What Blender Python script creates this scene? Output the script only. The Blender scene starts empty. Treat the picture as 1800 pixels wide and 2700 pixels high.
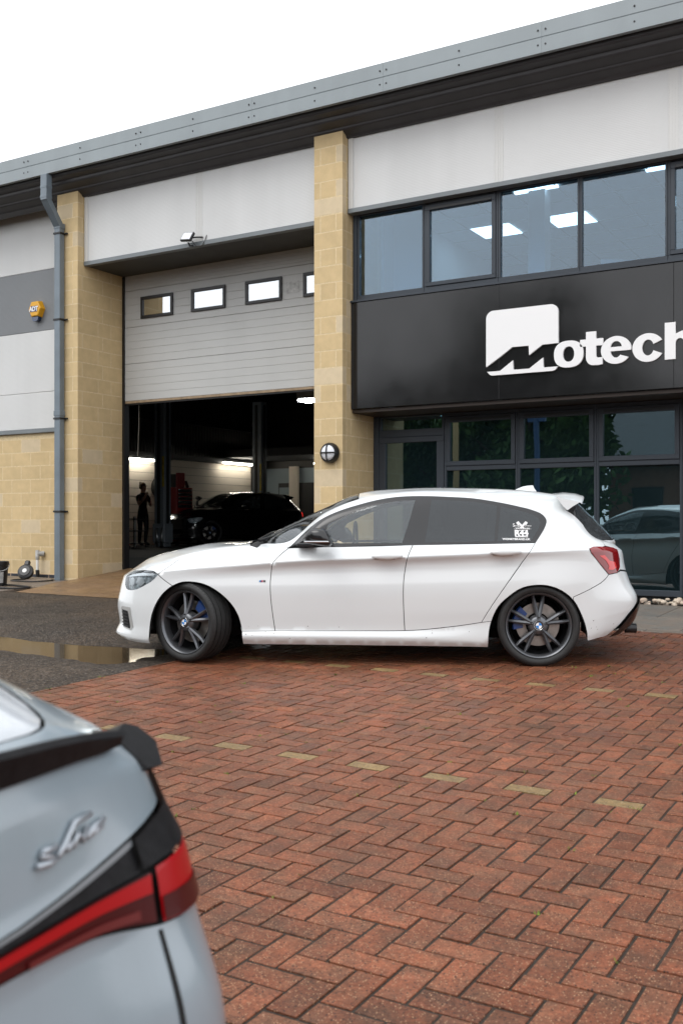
import bpy, bmesh, math, random
import numpy as np
from mathutils import Vector, Matrix
from mathutils.geometry import delaunay_2d_cdt, tessellate_polygon

random.seed(7); rng = np.random.default_rng(7)
sc = bpy.context.scene
COL = sc.collection
R = math.radians

# ------------------------------------------------------------------ camera
# world axes: X runs along the facade, Y is the distance towards the facade
cam_d = bpy.data.cameras.new('camera'); cam = bpy.data.objects.new('camera', cam_d); COL.objects.link(cam)
cam.location = (0, 0, 1.087); cam.rotation_euler = (R(90), 0, R(30.7))
cam_d.sensor_fit = 'VERTICAL'; cam_d.sensor_height = 36; cam_d.sensor_width = 24; cam_d.lens = 36
cam_d.shift_y = 0.0111
cam_d.clip_start = 0.05; cam_d.clip_end = 2000
cam_d.dof.use_dof = True; cam_d.dof.focus_distance = 8.0; cam_d.dof.aperture_fstop = 5.6
sc.camera = cam

# ------------------------------------------------------------------ overcast sky
world = bpy.data.worlds.new('World'); sc.world = world; world.use_nodes = True
wn = world.node_tree.nodes; wl = world.node_tree.links
for n in list(wn): wn.remove(n)
w_out = wn.new('ShaderNodeOutputWorld'); w_bg = wn.new('ShaderNodeBackground'); w_bg.inputs['Strength'].default_value = 0.12
w_sky = wn.new('ShaderNodeTexSky'); w_sky.sky_type = 'NISHITA'; w_sky.sun_disc = False
w_sky.sun_elevation = R(52); w_sky.sun_rotation = R(200); w_sky.dust_density = 4
w_hs = wn.new('ShaderNodeHueSaturation'); w_hs.inputs['Saturation'].default_value = 0.12
w_mx = wn.new('ShaderNodeMix'); w_mx.data_type = 'RGBA'; w_mx.inputs[0].default_value = 0.82
w_mx.inputs[7].default_value = (13.2, 13.5, 14.0, 1)
wl.new(w_sky.outputs[0], w_hs.inputs['Color']); wl.new(w_hs.outputs[0], w_mx.inputs[6])
wl.new(w_mx.outputs[2], w_bg.inputs['Color']); wl.new(w_bg.outputs[0], w_out.inputs[0])
sun_d = bpy.data.lights.new('sun', 'SUN'); sun_d.energy = 0.9; sun_d.angle = R(35); sun_d.color = (1, .97, .93)
sun = bpy.data.objects.new('sun', sun_d); COL.objects.link(sun)
sun.rotation_euler = (R(38), 0, R(-20)); sun.location = (0, -10, 30)
vs = sc.view_settings; vs.view_transform = 'Standard'; vs.look = 'None'; vs.gamma = 1; vs.use_curve_mapping = False
vs.exposure = 0.3
sc.render.engine = 'CYCLES'
cy = sc.cycles; cy.max_bounces = 8; cy.diffuse_bounces = 3; cy.glossy_bounces = 5; cy.transmission_bounces = 6
cy.transparent_max_bounces = 12; cy.use_denoising = True; cy.caustics_reflective = False; cy.caustics_refractive = False
cy.sample_clamp_indirect = 6

# ------------------------------------------------------------------ helpers
def G(D, X=-2.7):
    "height of the sloping yard"
    Dc = np.clip(D, -6, 14); Xc = np.clip(X, -16, 8)
    return .027*(Dc-7.33) - .009*(Xc+2.7)

OFF = {}
def _off(p): return OFF.get(p.name, (0, 0, 0)) if p else (0, 0, 0)

class MB:
    def __init__(s): s.v = []; s.f = []; s.m = []
    def add(s, vs_, fs, mi=0):
        b = len(s.v); s.v += [tuple(p) for p in vs_]
        for f in fs: s.f.append(tuple(b+i for i in f)); s.m.append(mi)
        return s
    def box(s, x0, x1, y0, y1, z0, z1, ch=0, mi=0):
        if x0 > x1: x0, x1 = x1, x0
        if y0 > y1: y0, y1 = y1, y0
        if z0 > z1: z0, z1 = z1, z0
        if ch <= 0:
            return s.add([(x0,y0,z0),(x1,y0,z0),(x1,y1,z0),(x0,y1,z0),(x0,y0,z1),(x1,y0,z1),(x1,y1,z1),(x0,y1,z1)],
                  [(0,3,2,1),(4,5,6,7),(0,1,5,4),(1,2,6,5),(2,3,7,6),(3,0,4,7)], mi)
        c = min(ch, (x1-x0)*.45, (y1-y0)*.45, (z1-z0)*.45)
        v, idx = [], {}
        for sx in (0,1):
            for sy in (0,1):
                for sz in (0,1):
                    px, py, pz = (x0,x1)[sx], (y0,y1)[sy], (z0,z1)[sz]
                    ix, iy, iz = (x0+c,x1-c)[sx], (y0+c,y1-c)[sy], (z0+c,z1-c)[sz]
                    for a, p in (('x',(px,iy,iz)),('y',(ix,py,iz)),('z',(ix,iy,pz))):
                        idx[(sx,sy,sz,a)] = len(v); v.append(p)
        I = lambda a,b,c_,d: idx[(a,b,c_,d)]
        f = []
        for k in (0,1):
            f.append([I(k,0,0,'x'),I(k,1,0,'x'),I(k,1,1,'x'),I(k,0,1,'x')][::1 if k else -1])
            f.append([I(0,k,0,'y'),I(1,k,0,'y'),I(1,k,1,'y'),I(0,k,1,'y')][::-1 if k else 1])
            f.append([I(0,0,k,'z'),I(1,0,k,'z'),I(1,1,k,'z'),I(0,1,k,'z')][::1 if k else -1])
        def q(a,b,c1,d): f.append([a,b,c1,d])
        for i in (0,1):
            for j in (0,1):
                w = (i == j)
                e = [I(i,j,0,'x'),I(i,j,0,'y'),I(i,j,1,'y'),I(i,j,1,'x')]; f.append(e if not w else e[::-1])
                e = [I(i,0,j,'x'),I(i,0,j,'z'),I(i,1,j,'z'),I(i,1,j,'x')]; f.append(e if w else e[::-1])
                e = [I(0,i,j,'y'),I(0,i,j,'z'),I(1,i,j,'z'),I(1,i,j,'y')]; f.append(e if not w else e[::-1])
        for sx in (0,1):
            for sy in (0,1):
                for sz in (0,1):
                    e = [I(sx,sy,sz,'x'),I(sx,sy,sz,'y'),I(sx,sy,sz,'z')]
                    f.append(e if (sx+sy+sz) % 2 else e[::-1])
        return s.add(v, f, mi)
    def cyl(s, p0, p1, r0, r1=None, n=16, caps=True, mi=0):
        r1 = r0 if r1 is None else r1
        p0, p1 = Vector(p0), Vector(p1); a = (p1-p0).normalized()
        u = a.orthogonal().normalized(); w = a.cross(u)
        v = []
        for p, r in ((p0,r0),(p1,r1)):
            for i in range(n):
                t = 2*math.pi*i/n; v.append(p+u*(r*math.cos(t))+w*(r*math.sin(t)))
        f = [(i,(i+1)%n,n+(i+1)%n,n+i) for i in range(n)]
        if caps: f += [tuple(range(n))[::-1], tuple(range(n,2*n))]
        return s.add(v, f, mi)
    def tube(s, pts, r, n=8, mi=0, caps=True):
        pts = [Vector(p) for p in pts]; v = []; u = None
        rr = r if isinstance(r, (list, tuple)) else [r]*len(pts)
        for i, p in enumerate(pts):
            a = (pts[min(i+1,len(pts)-1)]-pts[max(i-1,0)]).normalized()
            u = a.orthogonal().normalized() if u is None else (u-a*u.dot(a)).normalized()
            w = a.cross(u)
            for k in range(n):
                t = 2*math.pi*k/n; v.append(p+u*(rr[i]*math.cos(t))+w*(rr[i]*math.sin(t)))
        f = []
        for i in range(len(pts)-1):
            for k in range(n): f.append((i*n+k,i*n+(k+1)%n,(i+1)*n+(k+1)%n,(i+1)*n+k))
        if caps: f += [tuple(range(n))[::-1], tuple(range(len(v)-n,len(v)))]
        return s.add(v, f, mi)
    def lathe(s, prof, org=(0,0,0), axis='z', n=32, mi=0, closed=False):
        "prof: list of (r, h) along the axis"
        v = []
        for r, h in prof:
            for i in range(n):
                t = 2*math.pi*i/n; a, b = r*math.cos(t), r*math.sin(t)
                p = {'z':(a,b,h),'y':(a,h,b),'x':(h,a,b)}[axis]
                v.append((p[0]+org[0],p[1]+org[1],p[2]+org[2]))
        f = []; m = len(prof)
        for j in range(m if closed else m-1):
            j2 = (j+1) % m
            for i in range(n):
                i2 = (i+1) % n; f.append((j*n+i,j*n+i2,j2*n+i2,j2*n+i))
        return s.add(v, f, mi)
    def prism(s, loops, y0, y1, axis='y', mi=0, side_mi=None):
        "2-D loops (first outer, others holes) in the plane across the axis, extruded y0..y1"
        def P(p, h): return {'y':(p[0],h,p[1]),'z':(p[0],p[1],h),'x':(h,p[0],p[1])}[axis]
        flat = [p for l in loops for p in l]
        tris = tessellate_polygon([[Vector((p[0],p[1],0)) for p in l] for l in loops])
        n = len(flat); b = len(s.v)
        s.v += [P(p,y0) for p in flat]+[P(p,y1) for p in flat]
        for t in tris:
            s.f.append(tuple(b+i for i in t)); s.m.append(mi)
            s.f.append(tuple(b+n+i for i in t[::-1])); s.m.append(mi)
        k = 0
        for l in loops:
            for i in range(len(l)):
                a, c = b+k+i, b+k+(i+1) % len(l)
                s.f.append((a,c,n+c,n+a)); s.m.append(mi if side_mi is None else side_mi)
            k += len(l)
        return s
    def build(s, name, mats, parent=None, smooth=False, recalc=True, angle=None):
        o3 = _off(parent)
        me = bpy.data.meshes.new(name)
        me.from_pydata([(p[0]-o3[0],p[1]-o3[1],p[2]-o3[2]) for p in s.v], [], s.f)
        mats = mats if isinstance(mats, (list, tuple)) else [mats]
        for m in mats: me.materials.append(m)
        me.polygons.foreach_set('material_index', s.m)
        if recalc:
            bm = bmesh.new(); bm.from_mesh(me); bmesh.ops.recalc_face_normals(bm, faces=bm.faces); bm.to_mesh(me); bm.free()
        if smooth or angle:
            me.polygons.foreach_set('use_smooth', [True]*len(me.polygons))
            if angle: me.set_sharp_from_angle(angle=R(angle))
        me.update()
        return link(name, me, parent)

def link(name, me, parent=None, loc=None):
    ob = bpy.data.objects.new(name, me); COL.objects.link(ob)
    if parent:
        ob.parent = parent; OFF[ob.name] = _off(parent)
    if loc: ob.location = loc
    return ob
def tag(o, label=None, cat=None, group=None, kind=None):
    if label: o['label'] = label
    if cat: o['category'] = cat
    if group: o['group'] = group
    if kind: o['kind'] = kind
    return o
def thing(name, label, cat, loc, rz=0, group=None, local=False):
    o = bpy.data.objects.new(name, None); COL.objects.link(o); o.location = loc; o.rotation_euler = (0,0,rz)
    o.empty_display_size = .2
    if not local: OFF[o.name] = tuple(loc)
    return tag(o, label, cat, group)
def cbox(name, mat, parent, *a, ch=.004): return MB().box(*a, ch=ch).build(name, mat, parent, recalc=False)
def text_mesh(body, size, thick=.002, bold=0, align='CENTER', spacing=1.0, shear=0):
    cu = bpy.data.curves.new('lettering','FONT'); cu.body = body; cu.size = size; cu.extrude = thick
    cu.align_x = align; cu.offset = bold; cu.space_character = spacing; cu.shear = shear; cu.resolution_u = 3
    ob = bpy.data.objects.new('lettering', cu); COL.objects.link(ob)
    dg = bpy.context.evaluated_depsgraph_get(); me = bpy.data.meshes.new_from_object(ob.evaluated_get(dg))
    bpy.data.objects.remove(ob); return me

# ------------------------------------------------------------------ materials
def pm(name, col, rough=.5, metal=0, spec=.5, coat=0, var=None, bump=None, orand=0, emit=None, attr=None,
       stretch=None, streak=None, rvar=0, hue=None, coat_rough=.03, speck=None):
    m = bpy.data.materials.new(name); m.use_nodes = True; nt = m.node_tree; N = nt.nodes; L = nt.links
    b = N['Principled BSDF']
    b.inputs['Base Color'].default_value = (*col, 1); b.inputs['Roughness'].default_value = rough
    b.inputs['Metallic'].default_value = metal; b.inputs['Specular IOR Level'].default_value = spec
    b.inputs['Coat Weight'].default_value = coat; b.inputs['Coat Roughness'].default_value = coat_rough
    tc = N.new('ShaderNodeTexCoord'); src = tc.outputs['Object']
    if stretch:
        mp = N.new('ShaderNodeMapping'); mp.inputs['Scale'].default_value = stretch; L.new(src, mp.inputs[0]); src = mp.outputs[0]
    if orand:
        oi0 = N.new('ShaderNodeObjectInfo'); va = N.new('ShaderNodeVectorMath'); va.operation = 'ADD'
        sc_ = N.new('ShaderNodeMath'); sc_.operation = 'MULTIPLY'; sc_.inputs[1].default_value = 37.
        L.new(oi0.outputs['Random'], sc_.inputs[0]); L.new(src, va.inputs[0]); L.new(sc_.outputs[0], va.inputs[1]); src = va.outputs[0]
    cur = None
    def mul(cur, fac_socket, lo, hi, f0=0, f1=1):
        mr = N.new('ShaderNodeMapRange'); mr.inputs[1].default_value = f0; mr.inputs[2].default_value = f1; mr.inputs[3].default_value = lo; mr.inputs[4].default_value = hi
        L.new(fac_socket, mr.inputs[0])
        mx = N.new('ShaderNodeMix'); mx.data_type = 'RGBA'; mx.blend_type = 'MULTIPLY'; mx.inputs[0].default_value = 1
        if cur is None: mx.inputs[6].default_value = (*col, 1)
        else: L.new(cur, mx.inputs[6])
        L.new(mr.outputs[0], mx.inputs[7]); return mx.outputs[2]
    if hue:      # second colour mixed by noise: (colour, scale, amount)
        nz = N.new('ShaderNodeTexNoise'); nz.inputs['Scale'].default_value = hue[1]; nz.inputs['Detail'].default_value = 4
        L.new(src, nz.inputs['Vector'])
        mr = N.new('ShaderNodeMapRange'); mr.inputs[1].default_value = .4; mr.inputs[2].default_value = .65; mr.inputs[4].default_value = hue[2]
        L.new(nz.outputs[0], mr.inputs[0])
        mx = N.new('ShaderNodeMix'); mx.data_type = 'RGBA'; mx.inputs[6].default_value = (*col, 1); mx.inputs[7].default_value = (*hue[0], 1)
        L.new(mr.outputs[0], mx.inputs[0]); cur = mx.outputs[2]
    if var:
        vs_ = var if isinstance(var, list) else [var]
        for scale, amt in vs_:
            nz = N.new('ShaderNodeTexNoise'); nz.inputs['Scale'].default_value = scale; nz.inputs['Detail'].default_value = 5
            L.new(src, nz.inputs['Vector']); cur = mul(cur, nz.outputs[0], 1-amt, 1+amt, .28, .72)
    if streak:   # vertical dirt streaks: (scale_x, amount)
        mp = N.new('ShaderNodeMapping'); mp.inputs['Scale'].default_value = (streak[0], streak[0], streak[0]*.06); L.new(tc.outputs['Object'], mp.inputs[0])
        nz = N.new('ShaderNodeTexNoise'); nz.inputs['Scale'].default_value = 1; nz.inputs['Detail'].default_value = 6; L.new(mp.outputs[0], nz.inputs['Vector'])
        mr = N.new('ShaderNodeMapRange'); mr.inputs[1].default_value = .45; mr.inputs[2].default_value = .75; L.new(nz.outputs[0], mr.inputs[0])
        cur = mul(cur, mr.outputs[0], 1, 1-streak[1])
    if orand:
        oi = N.new('ShaderNodeObjectInfo'); cur = mul(cur, oi.outputs['Random'], 1-orand, 1+orand)
    if attr:
        at = N.new('ShaderNodeAttribute'); at.attribute_name = attr
        mx = N.new('ShaderNodeMix'); mx.data_type = 'RGBA'; mx.blend_type = 'MULTIPLY'; mx.inputs[0].default_value = 1
        if cur is None: mx.inputs[6].default_value = (*col, 1)
        else: L.new(cur, mx.inputs[6])
        L.new(at.outputs['Color'], mx.inputs[7]); cur = mx.outputs[2]
    if speck:    # scattered small specks, aggregate grains and painted glints: list of (scale, radius, colour)
        for scale, rad, c2 in speck:
            vo = N.new('ShaderNodeTexVoronoi'); vo.inputs['Scale'].default_value = scale; L.new(src, vo.inputs['Vector'])
            lt = N.new('ShaderNodeMapRange'); lt.inputs[1].default_value = rad; lt.inputs[2].default_value = rad*.6; L.new(vo.outputs['Distance'], lt.inputs[0])
            sp_ = N.new('ShaderNodeSeparateColor'); L.new(vo.outputs['Color'], sp_.inputs[0])
            gt = N.new('ShaderNodeMath'); gt.operation = 'GREATER_THAN'; gt.inputs[1].default_value = .58; L.new(sp_.outputs[0], gt.inputs[0])
            mm = N.new('ShaderNodeMath'); mm.operation = 'MULTIPLY'; L.new(lt.outputs[0], mm.inputs[0]); L.new(gt.outputs[0], mm.inputs[1])
            mx = N.new('ShaderNodeMix'); mx.data_type = 'RGBA'; mx.inputs[7].default_value = (*c2, 1); L.new(mm.outputs[0], mx.inputs[0])
            if cur is None: mx.inputs[6].default_value = (*col, 1)
            else: L.new(cur, mx.inputs[6])
            cur = mx.outputs[2]
    if cur is not None: L.new(cur, b.inputs['Base Color'])
    if rvar:
        nz = N.new('ShaderNodeTexNoise'); nz.inputs['Scale'].default_value = 3; nz.inputs['Detail'].default_value = 6; L.new(src, nz.inputs['Vector'])
        mr = N.new('ShaderNodeMapRange'); mr.inputs[1].default_value = .3; mr.inputs[2].default_value = .7
        mr.inputs[3].default_value = max(rough-rvar,.02); mr.inputs[4].default_value = min(rough+rvar,1); L.new(nz.outputs[0], mr.inputs[0]); L.new(mr.outputs[0], b.inputs['Roughness'])
    if bump:
        prev = None
        for scale, st, dist in (bump if isinstance(bump, list) else [bump]):
            nz = N.new('ShaderNodeTexNoise'); nz.inputs['Scale'].default_value = scale; nz.inputs['Detail'].default_value = 4; L.new(src, nz.inputs['Vector'])
            bp = N.new('ShaderNodeBump'); bp.inputs['Strength'].default_value = st; bp.inputs['Distance'].default_value = dist
            L.new(nz.outputs[0], bp.inputs['Height'])
            if prev: L.new(prev, bp.inputs['Normal'])
            prev = bp.outputs[0]
        L.new(prev, b.inputs['Normal'])
    if emit:
        b.inputs['Emission Color'].default_value = (*emit[0], 1); b.inputs['Emission Strength'].default_value = emit[1]
    return m
def glass(name, tint, ior=1.5, rough=0, haze=0, boost=1.0, drops=0, col=(.93,.97,1), hcol=(.5,.55,.58)):
    "thin window pane: tinted see-through plus Fresnel reflection"
    m = bpy.data.materials.new(name); m.use_nodes = True; nt = m.node_tree; N = nt.nodes; L = nt.links
    for n in list(N): N.remove(n)
    out = N.new('ShaderNodeOutputMaterial'); tr = N.new('ShaderNodeBsdfTransparent'); tr.inputs[0].default_value = (*tint, 1)
    gl = N.new('ShaderNodeBsdfGlossy'); gl.inputs['Roughness'].default_value = rough; gl.inputs['Color'].default_value = (*col,1)
    fr = N.new('ShaderNodeFresnel'); fr.inputs[0].default_value = ior
    mu = N.new('ShaderNodeMath'); mu.operation = 'MULTIPLY'; mu.inputs[1].default_value = boost; mu.use_clamp = True
    L.new(fr.outputs[0], mu.inputs[0])
    mx = N.new('ShaderNodeMixShader'); L.new(mu.outputs[0], mx.inputs[0]); L.new(tr.outputs[0], mx.inputs[1]); L.new(gl.outputs[0], mx.inputs[2])
    last = mx.outputs[0]
    tc = N.new('ShaderNodeTexCoord')
    if haze:
        df = N.new('ShaderNodeBsdfDiffuse'); df.inputs[0].default_value = (*hcol,1)
        m2 = N.new('ShaderNodeMixShader'); m2.inputs[0].default_value = haze; L.new(last, m2.inputs[1]); L.new(df.outputs[0], m2.inputs[2]); last = m2.outputs[0]
    if drops:
        vo = N.new('ShaderNodeTexVoronoi'); vo.inputs['Scale'].default_value = drops; L.new(tc.outputs['Object'], vo.inputs['Vector'])
        mr = N.new('ShaderNodeMapRange'); mr.inputs[1].default_value = .28; mr.inputs[2].default_value = .1; L.new(vo.outputs['Distance'], mr.inputs[0])
        bp = N.new('ShaderNodeBump'); bp.inputs['Strength'].default_value = .6; bp.inputs['Distance'].default_value = .004
        L.new(mr.outputs[0], bp.inputs['Height']); L.new(bp.outputs[0], gl.inputs['Normal'])
    else:
        nz = N.new('ShaderNodeTexNoise'); nz.inputs['Scale'].default_value = 1.1; L.new(tc.outputs['Object'], nz.inputs['Vector'])
        bp = N.new('ShaderNodeBump'); bp.inputs['Strength'].default_value = .05; bp.inputs['Distance'].default_value = .02
        L.new(nz.outputs[0], bp.inputs['Height']); L.new(bp.outputs[0], gl.inputs['Normal'])
    L.new(last, out.inputs[0]); return m
def ribbed(m, axis='Z', freq=40, strength=.3, dist=.003):
    "adds fine parallel relief to a material made by pm"
    nt = m.node_tree; N = nt.nodes; L = nt.links; b = N['Principled BSDF']
    tc = N.new('ShaderNodeTexCoord'); wv = N.new('ShaderNodeTexWave'); wv.bands_direction = axis; wv.inputs['Scale'].default_value = freq
    L.new(tc.outputs['Object'], wv.inputs['Vector'])
    bp = N.new('ShaderNodeBump'); bp.inputs['Strength'].default_value = strength; bp.inputs['Distance'].default_value = dist
    L.new(wv.outputs[0], bp.inputs['Height'])
    for l in list(L):
        if l.to_socket == b.inputs['Normal']: L.new(l.from_socket, bp.inputs['Normal'])
    L.new(bp.outputs[0], b.inputs['Normal']); return m

M = {}
M['block'] = pm('cream_block', (.58,.44,.245), .85, var=[(9,.06),(1.7,.07)], bump=(160,.25,.004), orand=.06, spec=.25)
M['block_grey'] = pm('pale_block', (.60,.49,.33), .85, var=[(9,.06)], bump=(160,.25,.004), orand=.06, spec=.25)
M['mortar'] = pm('mortar', (.65,.525,.33), .95, var=(30,.12), spec=.1)
M['blue_brick'] = pm('blue_engineering_brick', (.018,.02,.026), .5, var=(20,.3), orand=.3, bump=(90,.2,.003))
M['mortar_pink'] = pm('plinth_mortar', (.42,.30,.22), .95, var=(30,.15))
M['clad'] = ribbed(pm('pale_grey_cladding', (.605,.61,.605), .45, var=(1.2,.03), streak=(2.0,.06)), 'Z', 16, .25, .004)
M['clad_dark'] = ribbed(pm('mid_grey_cladding', (.17,.18,.19), .45, var=(1.2,.05)), 'Z', 16, .3, .004)
M['flash'] = pm('grey_flashing', (.16,.18,.19), .4, var=(3,.08), spec=.5)
M['fascia'] = pm('blue_grey_fascia', (.245,.28,.295), .4, var=(1.5,.06), streak=(2.5,.10))
M['soffit'] = pm('dark_soffit', (.032,.03,.032), .45, var=(4,.2))
M['soffit2'] = pm('olive_soffit', (.045,.045,.04), .6, var=(4,.2))
M['rubber_seal'] = pm('black_seal', (.006,.006,.007), .6)
M['frame'] = pm('anthracite_frame', (.036,.044,.055), .42, var=(3,.06), spec=.35)
M['frame_black'] = pm('black_frame', (.012,.013,.015), .4)
M['sign'] = pm('gloss_black_sign', (.011,.011,.012), .13, var=(6,.1), bump=(30,.010,.01), rvar=.03, spec=.5)
M['sign_white'] = pm('white_sign_letters', (.80,.80,.80), .4)
M['door_panel'] = ribbed(pm('grey_sectional_door', (.47,.475,.465), .45, var=(1.6,.03), streak=(1.3,.06)), 'Z', 30, .08, .002)
M['pipe'] = pm('blue_grey_pipe', (.15,.185,.215), .42, var=[(4,.12)], streak=(6,.25))
M['conc'] = pm('brown_concrete', (.185,.108,.052), .5, var=[(2.5,.22),(30,.25)], speck=[(40,.3,(.30,.22,.14))], bump=[(60,.3,.006),(6,.2,.01)], rvar=.2)
M['slab'] = pm('grey_paving_slab', (.155,.125,.10), .5, var=[(3,.18),(50,.15)], bump=(80,.25,.004), orand=.08, rvar=.2)
M['bed'] = pm('paving_joint_sand', (.028,.02,.014), .95, var=(40,.3))
M['tarmac'] = pm('wet_tarmac', (.040,.031,.024), .6, var=[(1.2,.2),(30,.7)], bump=[(36,1.0,.03),(90,.8,.010)], rvar=.12, spec=.2, hue=((.085,.056,.034),.7,.45), speck=[(46,.42,(.15,.125,.105)),(34,.40,(.008,.007,.006))])
M['black_plastic'] = pm('black_plastic', (.010,.010,.011), .38)
M['black_matt'] = pm('black_matt', (.006,.006,.006), .8)
M['white_plastic'] = pm('white_plastic', (.72,.72,.70), .4)
M['grey_plastic'] = pm('grey_plastic', (.36,.36,.35), .45)
M['yellow'] = pm('alarm_yellow', (.72,.36,.01), .35)
M['blue_lens'] = pm('blue_lens', (.01,.03,.09), .15, coat=.6)
M['navy'] = pm('navy_print', (.012,.03,.14), .4)
M['lens_white'] = pm('opal_lens', (.74,.76,.80), .3)
M['steel'] = pm('bright_steel', (.55,.56,.57), .3, metal=1)
M['tube_lit'] = pm('lit_tube', (1,1,1), .4, emit=((1,.95,.82), 26))
M['panel_lit'] = pm('lit_panel', (1,1,1), .4, emit=((1,.97,.92), 3.4))
M['highbay_lit'] = pm('lit_high_bay', (1,1,1), .4, emit=((.9,.97,1), 140))
M['led_lit'] = pm('lit_led_strip', (1,1,1), .4, emit=((.8,.95,1), 4))
M['glass_up'] = glass('office_window_glass', (.58,.74,.86), 1.5, boost=2.3, col=(.88,.95,1))
M['glass_low'] = glass('shop_window_glass', (.20,.30,.33), 1.6, boost=4.2, col=(.66,.90,1), haze=.05, hcol=(.10,.20,.23))
M['glass_door'] = glass('door_window_glass', (.5,.55,.55), 1.9, boost=6.0)
# ------------------------------------------------------------------ ground, tarmac, puddle
def grid_sheet(name, xs, ys, zf, mat, kind='structure', smooth=True):
    X, Y = np.meshgrid(xs, ys); Z = zf(X, Y); nx, ny = len(xs), len(ys)
    v = np.stack([X, Y, Z], -1).reshape(-1, 3)
    f = [(j*nx+i, j*nx+i+1, (j+1)*nx+i+1, (j+1)*nx+i) for j in range(ny-1) for i in range(nx-1)]
    me = bpy.data.meshes.new(name); me.from_pydata(v.tolist(), [], f); me.materials.append(mat)
    if smooth: me.polygons.foreach_set('use_smooth', [True]*len(f))
    o = link(name, me); o['kind'] = kind; return o
M['grass'] = pm('far_ground', (.045,.06,.03), .9, var=(.3,.3))
grid_sheet('ground', [-900,-60,60,900], [-900,-60,60,900], lambda X, Y: X*0-.9, M['grass'])
EDGE = -5.28      # tarmac meets block paving here
KERB = 9.80       # paving meets the slabs along the building here
WATER = -.024
def smooth01(a): a = np.clip(a, 0, 1); return a*a*(3-2*a)
def vnoise(X, Y, s, seed=0):
    "cheap smooth value noise"
    def h(i, j): 
        n = np.sin(i*127.1+j*311.7+seed*74.7)*43758.5453; return n-np.floor(n)
    x, y = X*s, Y*s; i, j = np.floor(x), np.floor(y); fx, fy = smooth01(x-i), smooth01(y-j)
    return (h(i,j)*(1-fx)+h(i+1,j)*fx)*(1-fy)+(h(i,j+1)*(1-fx)+h(i+1,j+1)*fx)*fy
def tarmac_z(X, Y):
    z = G(Y, X) + 0*X
    cl = 6.56 + .10*(X+6.5)*(X<-6.5) + .06*np.sin(X*1.3)               # centre line of the shallow dip
    d = np.abs(Y-cl)/(.45+.08*np.sin(X*2.1+1)+.10*np.clip(-X-7,0,2))
    e = np.clip(np.maximum(d, (np.abs(X+8.6)-1.8)/1.1*.9), 0, 3)
    m = smooth01((2.0-e)/1.3)
    tgt = WATER + .020*(e-1.0) + .006*(vnoise(X,Y,3.1)-.5) + .004*(vnoise(X,Y,9,3)-.5)
    z = z*(1-m)+tgt*m
    z = z + .003*(vnoise(X,Y,1.7,5)-.5)
    inside = (X > EDGE+.03) & (Y < KERB) & (Y > -8) & (X < 9)
    return np.where(inside, z-.08, z)
xs = np.unique(np.concatenate([np.arange(-60,-14,4), np.arange(-14,EDGE,.06), [EDGE-.002, EDGE+.04], np.arange(-5,9,1.), [8.99,9.01], np.arange(12,60,6)]))
ys = np.unique(np.concatenate([np.arange(-60,-8,4), [-8.01,-7.99], np.arange(-7.5,3.,.5), np.arange(3,KERB,.06), [KERB-.004]]))
grid_sheet('tarmac_yard', xs, ys, tarmac_z, M['tarmac'])
M['water'] = pm('puddle_water', (.06,.043,.026), .04)
_nt = M['water'].node_tree; _o = _nt.nodes['Material Output']; _b = _nt.nodes['Principled BSDF']; _b.inputs['Specular IOR Level'].default_value = 0
_g = _nt.nodes.new('ShaderNodeBsdfGlossy'); _g.inputs['Roughness'].default_value = .06; _g.inputs['Color'].default_value = (.9,.88,.85,1)
_f = _nt.nodes.new('ShaderNodeFresnel'); _f.inputs[0].default_value = 1.33; _m = _nt.nodes.new('ShaderNodeMath'); _m.operation = 'MULTIPLY'; _m.inputs[1].default_value = .62
_x = _nt.nodes.new('ShaderNodeMixShader'); _nt.links.new(_f.outputs[0], _m.inputs[0]); _nt.links.new(_m.outputs[0], _x.inputs[0])
_nt.links.new(_b.outputs[0], _x.inputs[1]); _nt.links.new(_g.outputs[0], _x.inputs[2]); _nt.links.new(_x.outputs[0], _o.inputs[0])
wx = np.arange(-11.5, EDGE-.001, .3)
wx = np.append(wx, EDGE-.004)
grid_sheet('puddle', wx, np.arange(5.55, 7.7, .3), lambda X, Y: X*0+WATER, M['water'])

# ------------------------------------------------------------------ block paving, 90-degree herringbone
MOD = .1011
M['brick'] = pm('red_paving_brick', (.182,.062,.031), .46, var=[(.55,.20),(3,.18),(14,.20),(75,.34),(230,.34)], bump=[(150,.6,.005),(420,.5,.002)], speck=[(125,.31,(.44,.27,.16)),(85,.32,(.03,.016,.012))], orand=.19, rvar=.14, hue=((.115,.058,.034),9,.7), spec=.22)  # pale specks: brick aggregate plus wet glints painted into the colour
M['brick_stuff'] = pm('red_paving_brick_far', (.182,.062,.031), .46, var=[(.55,.20),(3,.18),(14,.20),(75,.34),(230,.34)], bump=[(150,.6,.005),(420,.5,.002)], speck=[(125,.31,(.44,.27,.16)),(85,.32,(.03,.016,.012))], attr='tone', rvar=.14, hue=((.115,.058,.034),9,.7), spec=.22)  # same pale specks, aggregate and painted glints together
M['brick_yellow'] = pm('yellow_paving_brick', (.185,.118,.045), .5, var=[(6,.2),(40,.3)], speck=[(120,.36,(.40,.31,.19)),(85,.32,(.05,.035,.02))], bump=(150,.5,.004), orand=.12, rvar=.12)
CT, ST = math.cos(R(30.7)), math.sin(R(30.7))
def project(x, y, z):
    xc, zc = x*CT+y*ST, -x*ST+y*CT
    return (900+2700*xc/zc, 1380-2700*(z-1.087)/zc, zc)
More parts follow.
